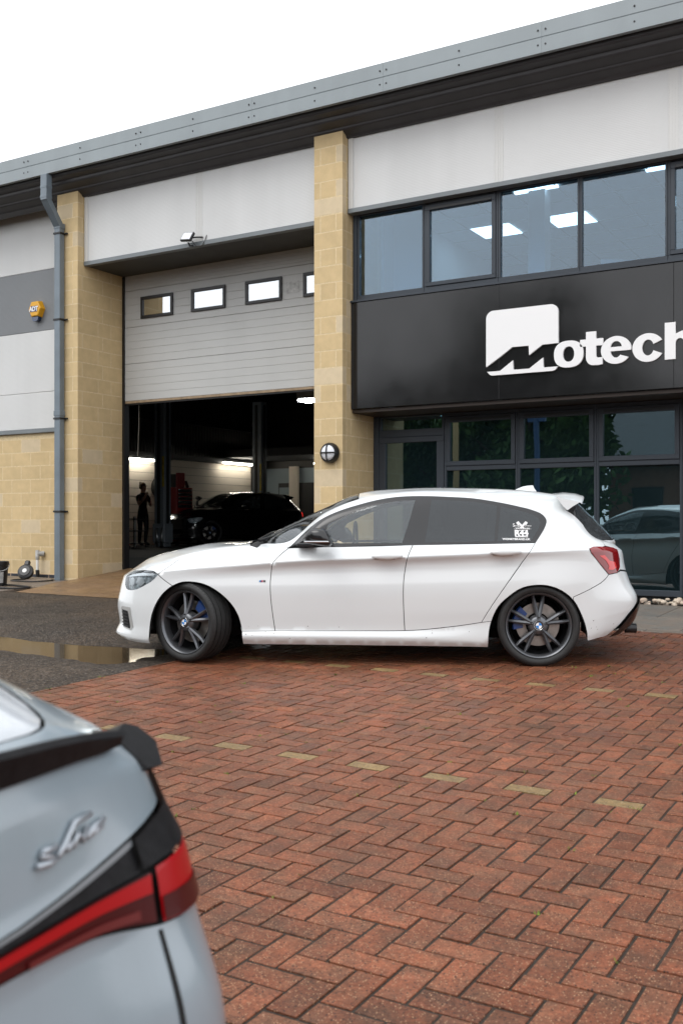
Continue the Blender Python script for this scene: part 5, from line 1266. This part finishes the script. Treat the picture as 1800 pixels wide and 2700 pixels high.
# ------------------------------------------------------------------ person in the workshop
def person(loc, rz):
    p = thing('person', 'person in black T-shirt and trousers standing by the workshop trolley, hand raised to face', 'person', loc, rz, local=True)
    J = {'pelvis':(0,0,.92,.135),'waist':(0,.0,1.06,.125),'chest':(0,.0,1.26,.15),'shl':(0,-.01,1.40,.10),'neck':(0,0,1.48,.055),'head0':(0,-.02,1.56,.075),'head1':(0,-.03,1.64,.09),'head2':(0,-.02,1.70,.065),
         'Lh':(.10,0,.86,.10),'Lk':(.11,-.03,.49,.066),'La':(.11,.02,.09,.045),'Lt':(.12,-.14,.035,.038),'Rh':(-.10,0,.86,.10),'Rk':(-.10,.0,.49,.066),'Ra':(-.10,.04,.09,.045),'Rt':(-.11,-.12,.035,.038),
         'Ls':(.19,0,1.38,.062),'Le':(.25,-.06,1.12,.045),'Lw':(.10,-.20,1.16,.032),'Lp':(.05,-.22,1.18,.035),'Rs':(-.19,0,1.38,.062),'Re':(-.24,-.10,1.13,.045),'Rw':(-.10,-.20,1.36,.030),'Rp':(-.06,-.20,1.44,.034)}
    fing = []
    for s_, base, d in (('L',(.05,-.22,1.18),(-.5,-.3,.2)),('R',(-.06,-.20,1.44),(.3,-.1,.8))):
        for i in range(4):
            a = (base[0]+(i-1.5)*.017*(.4 if s_ == 'L' else 1), base[1]-.012*i, base[2]+ (i-1.5)*.014*(1 if s_ == 'L' else .2)); L_ = (.055,.065,.062,.05)[i]
            fing.append((s_+'p', a, tuple(a[k]+d[k]*L_ for k in range(3)), .010))
        fing.append((s_+'p', (base[0]-.02,base[1]+.02,base[2]), (base[0]-.035,base[1]-.0,base[2]+.04), .011))
    E = [('pelvis','waist'),('waist','chest'),('chest','shl'),('shl','neck'),('neck','head0'),('head0','head1'),('head1','head2'),('pelvis','Lh'),('Lh','Lk'),('Lk','La'),('La','Lt'),('pelvis','Rh'),('Rh','Rk'),('Rk','Ra'),('Ra','Rt'),('shl','Ls'),('Ls','Le'),('Le','Lw'),('Lw','Lp'),('shl','Rs'),('Rs','Re'),('Re','Rw'),('Rw','Rp')]
    names = list(J); vs_ = [J[n][:3] for n in names]; rs = [J[n][3] for n in names]; es = [(names.index(a),names.index(b)) for a, b in E]
    for b_, a, e, r in fing:
        i = len(vs_); vs_ += [a, e]; rs += [r, r*.8]; es += [(names.index(b_), i), (i, i+1)]
    me = bpy.data.meshes.new('body'); me.from_pydata(vs_, es, []); o = bpy.data.objects.new('body', me); COL.objects.link(o)
    sk = o.modifiers.new('skin','SKIN'); sk.use_smooth_shade = True
    for i, r in enumerate(rs): me.skin_vertices[0].data[i].radius = (r, r*(.72 if i in (0,1,2,3) else 1))
    me.skin_vertices[0].data[0].use_root = True
    sb = o.modifiers.new('sub','SUBSURF'); sb.levels = 2; sb.render_levels = 2
    dg = bpy.context.evaluated_depsgraph_get(); m2 = bpy.data.meshes.new_from_object(o.evaluated_get(dg)); bpy.data.objects.remove(o)
    M['skin'] = pm('skin', (.42,.24,.17), .5); M['cloth'] = pm('black_cotton', (.008,.008,.009), .85, var=(30,.3)); M['hair'] = pm('fair_hair', (.16,.09,.04), .6, var=(40,.4)); M['boot'] = pm('dark_boot', (.012,.01,.01), .6)
    m2.materials.clear()
    for m in ('skin','cloth','boot'): m2.materials.append(M[m])
    for f in m2.polygons:
        c = f.center; mi = 1
        if c.z > 1.475: mi = 0
        elif c.z < .085: mi = 2
        elif (abs(c.x) > .215 or c.y < -.12) and c.z > 1.06 and not (c.z > 1.24 and abs(c.x) > .16 and c.y > -.07): mi = 0
        f.material_index = mi; f.use_smooth = True
    b = link('body', m2, p)
    MB().lathe([(.001,1.775),(.05,1.765),(.085,1.73),(.098,1.68),(.095,1.62),(.08,1.58)], (0,.012,0), 'z', 20).lathe([(.001,1.80),(.03,1.79),(.042,1.76),(.03,1.73),(.001,1.72)], (0,.085,-.01), 'z', 12).build('hair', M['hair'], p, smooth=True)
    # face: brows the hair line, nose, eyes, mouth
    MB().box(-.012,.012,-.135,-.10,1.615,1.655,ch=.006).build('nose', M['skin'], p, recalc=False)
    for x in (-.033,.033): MB().lathe([(.001,-.011),(.010,-.006),(.010,.006),(.001,.011)], (x,-.105,1.665), 'y', 8).build('eye', M['ws_black'], p, smooth=True)
    MB().box(-.022,.022,-.112,-.09,1.582,1.592,ch=.003).build('mouth', M['red_paint'], p, recalc=False)
    for x in (-.093,.093): MB().lathe([(.001,-.006),(.02,-.004),(.02,.004),(.001,.006)], (x,0,1.64), 'x', 10).build('ear', M['skin'], p, smooth=True)
    return p
person((-19.3,21.69,FZ), R(85))
# ------------------------------------------------------------------ rooms: lights and furniture
for x, y in ((-6.25,14.35),(-5.08,14.35),(-2.6,14.35),(-1.4,14.35)):
    t = thing('ceiling_panel', 'square lit ceiling panel seen through the upper office windows', 'lamp', (x,y,5.55), group='office ceiling panels'); cbox('diffuser', M['panel_lit'], t, x,x+.6, y,y+.6, 5.545,5.556, ch=0)
for lab, x, y in (('slim bright light near the office window head, left one', -5.05,13.05), ('slim bright light near the office window head, right one', -3.3,13.05)):
    t = thing('slim_light', lab, 'lamp', (x,y,5.5), group='slim office lights'); cbox('tube', M['panel_lit'], t, x,x+.6, y,y+.07, 5.53,5.556, ch=0)
M['ceil_bar'] = pm('ceiling_grid', (.40,.43,.45), .6)
for k in range(14): cbox('ceiling_bar', M['ceil_bar'], bld, -6.79,3.8, 12.55+k*.6-.012,12.55+k*.6+.012, 5.552,5.559, ch=0)
for k in range(16): cbox('ceiling_bar', M['ceil_bar'], bld, -6.28+k*.6-.012,-6.28+k*.6+.012, 11.95,19.9, 5.5495,5.5515, ch=0)
lpz = thing('laptop', 'open laptop on the office sill behind the upper window', 'laptop', (-3.1,12.2,4.1)); M['pale_grey'] = pm('pale_grey', (.5,.52,.54), .5)
dk = thing('office_desk', 'pale desk screen behind the upper office windows', 'desk', (-3.5,12.5,3.0)); cbox('top', M['pale_grey'], dk, -6.2,-1.0, 12.6,13.3, 3.98,4.02, ch=.005); cbox('modesty_panel', M['pale_grey'], dk, -6.2,-1.0, 12.95,12.98, 3.0,3.975, ch=0)
place(MB().box(-.17,.17,-.008,.008,-.11,.11,ch=.006), Matrix.Rotation(R(-35),3,'X'), (-3.08,12.75,4.13)).build('screen', M['white_plastic'], lpz, recalc=False)
mo = thing('office_monitor', 'white monitor back seen through the fourth upper window', 'monitor', (-3.55,12.8,4.02)); place(MB().box(-.26,.26,-.015,.015,-.16,.16,ch=.01), Matrix.Rotation(R(35),3,'Z'), (-3.55,12.85,4.24)).build('screen', M['pale_grey'], mo, recalc=False); cbox('stand', M['steel'], mo, -3.58,-3.52, 12.86,12.9, 4.021,4.15, ch=0)
for lab, x in (('thin bright ceiling strip behind the shop door', -6.4), ('thin bright ceiling strip behind the right shop window', -3.0), ('thin bright ceiling strip behind the middle shop window', -4.9)):
    t = thing('led_strip', lab, 'lamp', (x,13.6,2.66), group='showroom ceiling strips'); cbox('strip', M['led_lit'], t, x,x+1.3, 13.6,13.63, 2.655,2.67, ch=0); cbox('strip', M['led_lit'], t, x+.35,x+1.3, 14.1,14.13, 2.655,2.67, ch=0)
# ------------------------------------------------------------------ near car, tail end (parked parallel to the facade)
NC = thing('coupe', 'pale blue-grey coupe with black boot spoiler cut off by the left edge', 'car', (-2.9, .10, -.21), 0, local=True)
def nl(pts): return [(p[0]+2.9, p[1], p[2]+.21) for p in pts]
# stations: tail centre, .45, .70, .86, corner, side..., nose
side_x = [-1.32,-1.8,-2.5,-3.3,-4.2]
def nrow(rear, hs, zs, nose): return nl(rear+[(x,h,z) for x,h,z in zip(side_x,hs,zs)]+nose)
NR = [
 nrow([(-.75,0,.02),(-.77,.45,.02),(-.81,.70,.02),(-0.86, 0.88, 0.02),(-0.95, 0.94, 0.02)], [.93]*5, [.0]*5, [(-4.95,.70,.02),(-5.25,0,.05)]),
 nrow([(-.685,0,.30),(-.705,.45,.30),(-.732,.72,.30),(-0.765, 0.89, 0.3),(-0.845, 0.957, 0.29)], [.955,.95,.945,.945,.94], [.28]*5, [(-4.98,.72,.26),(-5.30,0,.26)]),
 nrow([(-.69,0,.50),(-.712,.45,.50),(-.742,.70,.50),(-0.758, 0.89, 0.5),(-0.83, 0.957, 0.49)], [.965,.97,.95,.95,.945], [.46]*5, [(-4.97,.72,.44),(-5.28,0,.44)]),
 nrow([(-.722,0,.645),(-.744,.45,.645),(-.782,.70,.638),(-0.795, 0.862, 0.622),(-0.845, 0.938, 0.622)], [.955,.965,.94,.94,.93], [.60]*5, [(-4.92,.68,.54),(-5.2,0,.54)]),
 nrow([(-.725,0,.682),(-.748,.45,.682),(-.787,.70,.682),(-0.812, 0.865, 0.682),(-0.862, 0.933, 0.682)], [.945,.955,.93,.93,.91], [.68]*5, [(-4.88,.65,.60),(-5.15,0,.60)]),
 nrow([(-.733,0,.705),(-.757,.45,.705),(-.797,.70,.710),(-0.835, 0.865, 0.72),(-0.885, 0.922, 0.725)], [.93,.94,.92,.92,.89], [.73]*5, [(-4.85,.62,.63),(-5.1,0,.63)]),
 nrow([(-.748,0,.795),(-.772,.45,.795),(-.818,.70,.793),(-0.865, 0.865, 0.788),(-0.915, 0.902, 0.79)], [.90,.90,.90,.90,.86], [.80,.82,.80,.79,.76], [(-4.8,.58,.66),(-5.05,0,.66)]),
 nrow([(-.765,0,.838),(-.79,.45,.838),(-.838,.70,.832),(-0.888, 0.835, 0.822),(-0.955, 0.872, 0.83)], [.865,.855,.84,.82,.78], [.86,.88,.86,.83,.79], [(-4.7,.52,.69),(-4.95,0,.70)]),
 nrow([(-.80,0,.866),(-.82,.42,.864),(-.85,.62,.860),(-.89,.72,.866),(-1.02,.745,.905)], [.72,.67,.63,.64,.62], [.985,1.08,1.12,1.03,.83], [(-4.6,.42,.73),(-4.8,0,.75)]),
 nrow([(-.83,0,.880),(-.84,.22,.879),(-.87,.35,.880),(-.92,.40,.892),(-1.04,.42,.932)], [.42,.40,.38,.40,.38], [1.025,1.12,1.155,1.08,.86], [(-4.5,.22,.76),(-4.65,0,.79)]),
 nrow([(-.85,0,.885),(-.87,0,.892),(-.90,0,.902),(-.96,0,.922),(-1.07,0,.955)], [0]*5, [1.04,1.14,1.17,1.10,.88], [(-4.45,0,.79),(-4.55,0,.80)]),
]
NTK = [0,.45,.71,.88,1.02,1.42,1.9,2.6,3.4,4.3,5.1,5.8]; NVK = [0,.28,.48,.62,.68,.72,.80,.86,1.00,1.32,1.74]
NS = Surf(NTK, NVK, [[(p[0],p[1],p[2]) for p in row] for row in NR], {3:.9,4:.9,5:.7,6:.8,7:.9}); _n = NS.normal([2.6],[.48])[0]; NS.sign = 1.0 if _n[1] > 0 else -1.0
M['paint_grey'] = pm('pale_blue_grey_paint', (.235,.285,.32), .28, metal=.05, coat=.8, coat_rough=.12, bump=(140,.07,.003), var=[(3,.05)], streak=(14,.10))
M['sky_tone_glass'] = pm('rain_glass_painted_sky', (.42,.45,.48), .25, coat=1, bump=(140,.3,.004))  # pale base colour paints in the sky mirrored by the wet rear window
M['carbon'] = pm('carbon_fibre', (.007,.007,.008), .5, coat=.0, spec=.15, var=(60,.5), bump=(120,.15,.003))
M['painted_sheen'] = pm('grey_painted_sheen', (.13,.14,.15), .35, coat=.3); M['lens_deep'] = pm('deep_red_lens', (.05,.002,.003), .3, coat=.1, spec=.25); M['lens_red'] = pm('red_light_bar', (.34,.003,.006), .3, coat=.12, spec=.25); M['lens_pale'] = pm('pale_reverse_lens', (.12,.018,.018), .3, coat=.1, spec=.25)
tm = NTK[-1]; side_t = [.95,1.02,1.42,1.9,2.6,3.4,4.3,5.1,tm]
def both(nm, poly, mat, **k): return panel(NS, nm, poly, mat, NC, mirror='join', **k)
both('rear_bumper', [(0,0),(.45,0),(.71,0),(.88,0),(1.10,0),(1.10,.62),(1.02,.618),(.92,.614),(.822,.616),(.80,.618),(.71,.630),(.45,.645),(0,.649)], M['paint_grey'], step=.03, gap=.001)
panel(NS, 'bumper_seam', [(.815,.61),(.822,.61),(.795,.40),(.775,.16),(.768,.16),(.786,.40)], M['shell'], NC, mirror='copy', gap=0, off=.0012, step=.02)
wa = [(1.52,0),(1.53,.2),(1.60,.36),(1.72,.44),(1.90,.47),(2.08,.44),(2.20,.36),(2.27,.2),(2.28,0)]
both('body_side', [(1.105,0)]+wa+[(tm,0),(tm,.86),(5.1,.86),(4.3,.86),(3.4,.86),(2.6,.86),(1.9,.86),(1.42,.86),(1.02,.86),(.97,.83),(.97,.80),(.985,.72),(1.02,.68),(1.10,.64)], M['paint_grey'], step=.06, gap=.001)
both('boot_panel', [(0,.690),(.45,.692),(.60,.702),(.71,.716),(.80,.727),(.86,.735),(.93,.74),(.968,.79),(.966,.83),(.88,.858),(.71,.858),(.45,.858),(0,.858)], M['paint_grey'], step=.025, gap=.001)
both('boot_lid', [(0,.862),(.45,.862),(.71,.862),(.88,.862),(1.02,.862),(1.42,.862),(1.9,.862),(1.9,.985),(1.42,.985),(1.02,.985),(.88,.985),(.71,.985),(.45,.985),(0,.985)], M['paint_grey'], step=.03, gap=.001)
both('rear_window', [(0,.99),(.45,.99),(.71,.99),(.88,.99),(1.02,.99),(1.42,.99),(1.9,.99),(1.9,1.74),(0,1.74)], M['sky_tone_glass'], step=.05, gap=.001)
both('roof', [(1.905,.87),(2.6,.87),(3.4,.87),(4.3,.87),(5.1,.87),(tm,.87),(tm,1.74),(1.905,1.74)], M['paint_grey'], step=.08, gap=.001)
both('light_surround', [(0,.682),(.45,.682),(.71,.683),(.80,.684),(.80,.724),(.71,.714),(.60,.700),(.45,.690),(0,.688)], M['carbon'], step=.025, gap=0, off=.001)
both('painted_sheen', [(0,.689),(.45,.691),(.60,.701),(.71,.715),(.80,.7255),(.80,.718),(.71,.706),(.60,.694),(.45,.687),(0,.6855)], M['painted_sheen'], step=.02, gap=0, off=.003)  # lighter grey paints the reflection along the top of the wet carbon
both('light_bar', [(0,.652),(.45,.648),(.71,.634),(.80,.622),(.815,.620),(.815,.680),(.71,.680),(0,.680)], M['lens_deep'], step=.02, gap=.0005, off=.003)
both('light_strip', [(0,.666),(.45,.664),(.71,.660),(.81,.656),(.812,.678),(.71,.678),(0,.678)], M['lens_red'], step=.02, gap=0, off=.0055)
panel(NS, 'reverse_lens', [(.60,.640),(.72,.634),(.785,.630),(.785,.642),(.72,.646),(.60,.650)], M['lens_pale'], NC, mirror='copy', step=.02, gap=0, off=.0058)
panel(NS, 'tail_light', [(.822,.618),(.92,.615),(1.00,.620),(1.04,.635),(1.05,.665),(1.02,.69),(.92,.684),(.822,.682)], M['lens_red'], NC, mirror='copy', gap=.0005, off=.006, step=.015)
panel(NS, 'light_lower', [(.825,.620),(.92,.617),(1.0,.622),(1.03,.636),(.97,.645),(.825,.648)], M['lens_deep'], NC, mirror='copy', gap=0, off=.0085, step=.015)
panel(NS, 'corner_trim', [(.80,.686),(.92,.688),(1.02,.694),(1.06,.70),(1.03,.755),(.98,.785),(.955,.77),(.93,.738),(.86,.733),(.80,.724)], M['carbon'], NC, mirror='copy', gap=0, off=.008, step=.02)
both('inner_shell', [(0,.02),(1.45,.02),(1.45,.98),(0,.98)], M['shell'], step=.05, gap=0, off=-.010)
# spoiler blade along the boot edge, with winglets on the shoulders
sp = MB(); v = []; ns = 33
for i in range(ns):
    u = -1+2*i/(ns-1); b = u*.825; t_ = float(np.interp(abs(b), [0,.45,.70,.83,.86], [0,.45,.71,.845,.88])); p = NS([t_],[.875])[0]; n_ = NS.normal([t_],[.86])[0]*NS.sign
    tip = float(np.interp(abs(u), [0,.6,.8,.95,1], [1,.92,.74,.5,.3])); hh = .026*tip+.003
    bx, bz = p[0], p[2]; prof = [(-.050,-.004),(-.045,.004),(-.005,hh*.75),(.020,hh),(.026,hh-.006),(.020,.004),(.016,-.004-.012*tip),(.002,-.006-.016*tip)]
    for dx, dz in prof: v.append((bx+dx, b, bz+dz))
m_ = 8; sp.add(v, [(i*m_+k, i*m_+(k+1)%m_, (i+1)*m_+(k+1)%m_, (i+1)*m_+k) for i in range(ns-1) for k in range(m_)]+[tuple(range(m_)),tuple(range((ns-1)*m_,ns*m_))])
sp.build('boot_spoiler', M['carbon'], NC, angle=40)
for sg in (1,-1):
    w = MB(); pts = nl([(-.90,.855,.822),(-.935,.915,.824),(-.948,.955,.812),(-.922,.962,.794),(-.872,.918,.776),(-.858,.876,.782)]); lo = [(p[0]-.012,p[1]-.03,p[2]-.008) for p in pts]
    vv = [(p[0],p[1]*sg,p[2]) for p in pts+lo]; n = 6; w.add(vv, [tuple(range(n)), tuple(range(n,2*n))]+[(i,(i+1)%n,n+(i+1)%n,n+i) for i in range(n)]); w.build('winglet', M['carbon'], NC, angle=30)
# raised script badge on the boot panel, right of centre
def bz_(x, y): b = .625+(x-235)*.00022; base = 1370-.535*(x-235); return b, .742+(base-y)*.000145
def on_panel(b, z):
    t_ = float(np.interp(b, [0,.45,.70,.86], [0,.45,.71,.88])); v_ = float(np.interp(z, [.705,.715,.79,.84], [.72,.725,.80,.86])); p = NS([t_],[v_])[0]; n_ = NS.normal([t_],[v_])[0]*NS.sign; return tuple(p+n_*.004)
M['badge'] = pm('silver_badge', (.42,.46,.50), .3, metal=.6)
for st in ([(245,1366),(330,1338),(385,1300),(350,1296),(275,1300),(300,1268),(400,1222)], [(400,1285),(455,1215),(560,1050),(695,970)], [(470,1240),(520,1180)], [(520,1215),(575,1120),(600,1165),(655,1068)], [(640,1145),(690,1075),(785,1000)], [(665,1120),(760,1050)]):
    q = [on_panel(*bz_(x+0,y)) for x, y in st]; 
    MB().tube([tuple(p) for p in q], .0036, 6).build('badge_stroke', M['badge'], NC, smooth=True)
for x, y in ((-1.8,.80),(-1.8,-.80),(-4.35,.78),(-4.35,-.78)):
    w = MB().lathe([(.10,-.08),(.24,-.10),(.32,-.09),(.335,-.04),(.335,.10),(.30,.12)], axis='y', n=32); sgn = -1 if y > 0 else 1
    w.v = [(p[0]+x+2.9, y+p[1]*(1 if y < 0 else -1), p[2]+.335) for p in w.v]; w.build('wheel', M['tyre'], NC, smooth=True)
MB().box(.2-2.3,1.9,-.80,.80,.18,.5).build('underbody', M['shell'], NC, recalc=False)
# ------------------------------------------------------------------ the far side of the yard (seen mirrored in the glass)
M['leaf'] = pm('tree_leaf', (.06,.11,.032), .6, orand=.3, var=(3,.4)); M['bark'] = pm('bark', (.06,.045,.03), .9, var=(8,.3))
def tree(x, y, h, w, label, seed, shade=1.0):
    rt = random.Random(seed); t = thing('tree', label, 'tree', (x,y,-.6), group='trees across the yard'); zb = -.6
    tr = MB().tube([(x,y,zb),(x+.05,y,zb+h*.3),(x-.05,y+.1,zb+h*.6),(x,y,zb+h*.9)], [w*.06,w*.045,w*.03,.02], 8)
    for i in range(7):
        a, z0 = rt.uniform(0,6.28), zb+h*rt.uniform(.25,.65); l = w*rt.uniform(.25,.42); tr.tube([(x,y,z0),(x+l*.6*math.cos(a),y+l*.6*math.sin(a),z0+l*.35),(x+l*math.cos(a),y+l*math.sin(a),z0+l*.7)], [w*.022,w*.014,.01], 5)
    tr.build('trunk', M['bark'], t, smooth=True)
    cl = [(rt.gauss(0,w*.22), rt.gauss(0,w*.22), h*rt.uniform(.25,.95), w*rt.uniform(.10,.24)) for _ in range(34)]; cr = MB()
    for _ in range(11000):
        cx, cy_, cz, r = cl[rt.randrange(34)]; u = Vector((rt.gauss(0,1),rt.gauss(0,1),rt.gauss(0,1))).normalized()*r*rt.uniform(.55,1.05)
        p = Vector((x+cx,y+cy_,zb+cz*(.95)))+u; s_ = rt.uniform(.11,.27); a = Vector((rt.gauss(0,1),rt.gauss(0,1),rt.gauss(0,1))).normalized(); b = a.orthogonal().normalized()
        cr.add([p-a*s_, p+b*s_*.6, p+a*s_, p-b*s_*.6], [(0,1,2,3)])
    cr.build('crown', M['leaf'], t, recalc=False)
for i, (x,y,h,w) in enumerate(((-14.2,-13,11.0,6.6),(-18.0,-17,7.2,7.5),(-22.5,-15,6.6,7.0),(-27.5,-18,7.2,7.0),(-34,-16,7.5,7.5),(-9.6,-26,7.5,6.5),(-17.5,-27,10.5,9.5),(-26,-28,10.5,10),(-36,-29,11,10))):
    tree(x,y,h,w, ('leafy green tree across the yard opposite the shop window','leafy green tree across the yard, second from the shop axis','leafy green tree across the yard, third from the shop axis','leafy green tree across the yard, fourth from the shop axis','broad leafy tree across the yard at the far end','leafy tree behind the brick office across the yard','tall dense tree in the back row across the yard, nearest the brick office','tall dense tree in the middle of the back row across the yard','tall dense tree at the far end of the back row across the yard')[i], 20+i)
M['red_brick'] = pm('red_brick_wall', (.17,.085,.055), .85, var=(6,.15)); M['slate'] = pm('slate_roof', (.06,.065,.075), .6, var=(3,.15))
ob = thing('brick_office', 'low red brick office with slate roof across the yard, mirrored in the shop window', 'building', (-2,-18,-.6))
cbox('wall', M['red_brick'], ob, -11.8,10, -22,-16.2, -.6,3.5, ch=0)
MB().prism([[(-15.6,3.45),(-19.1,5.9),(-22.6,3.45)]], -12.3,10.4,'x').build('roof', M['slate'], ob)
for i in range(9):
    x = -10.9+i*2.3; w = cbox('window', M['frame_black'], ob, x,x+1.2, -16.22,-16.16, .9,2.5, ch=.01); cbox('pane', M['car_glass_dark'], w, x+.06,x+1.14, -16.155,-16.15, .96,2.44, ch=0)
M['tan_pole'] = pm('timber_pole', (.34,.22,.10), .8); M['blue_pole'] = pm('blue_post', (.02,.06,.16), .4)
tp = MB().cyl((-14.9,-8.2,-.7),(-15.0,-8.2,5.4),.12,.09,n=12).build('timber_pole', M['tan_pole'], smooth=True); tag(tp, 'tall tan timber pole across the yard, mirrored in the shop window', 'pole')
tp = MB().cyl((-11.9,-8.0,-.7),(-11.9,-8.0,4.6),.10,n=12).box(-12.2,-11.6,-8.05,-7.95,4.5,4.8).build('blue_post', M['blue_pole']); tag(tp, 'blue metal post across the yard, mirrored in the shop window', 'post')
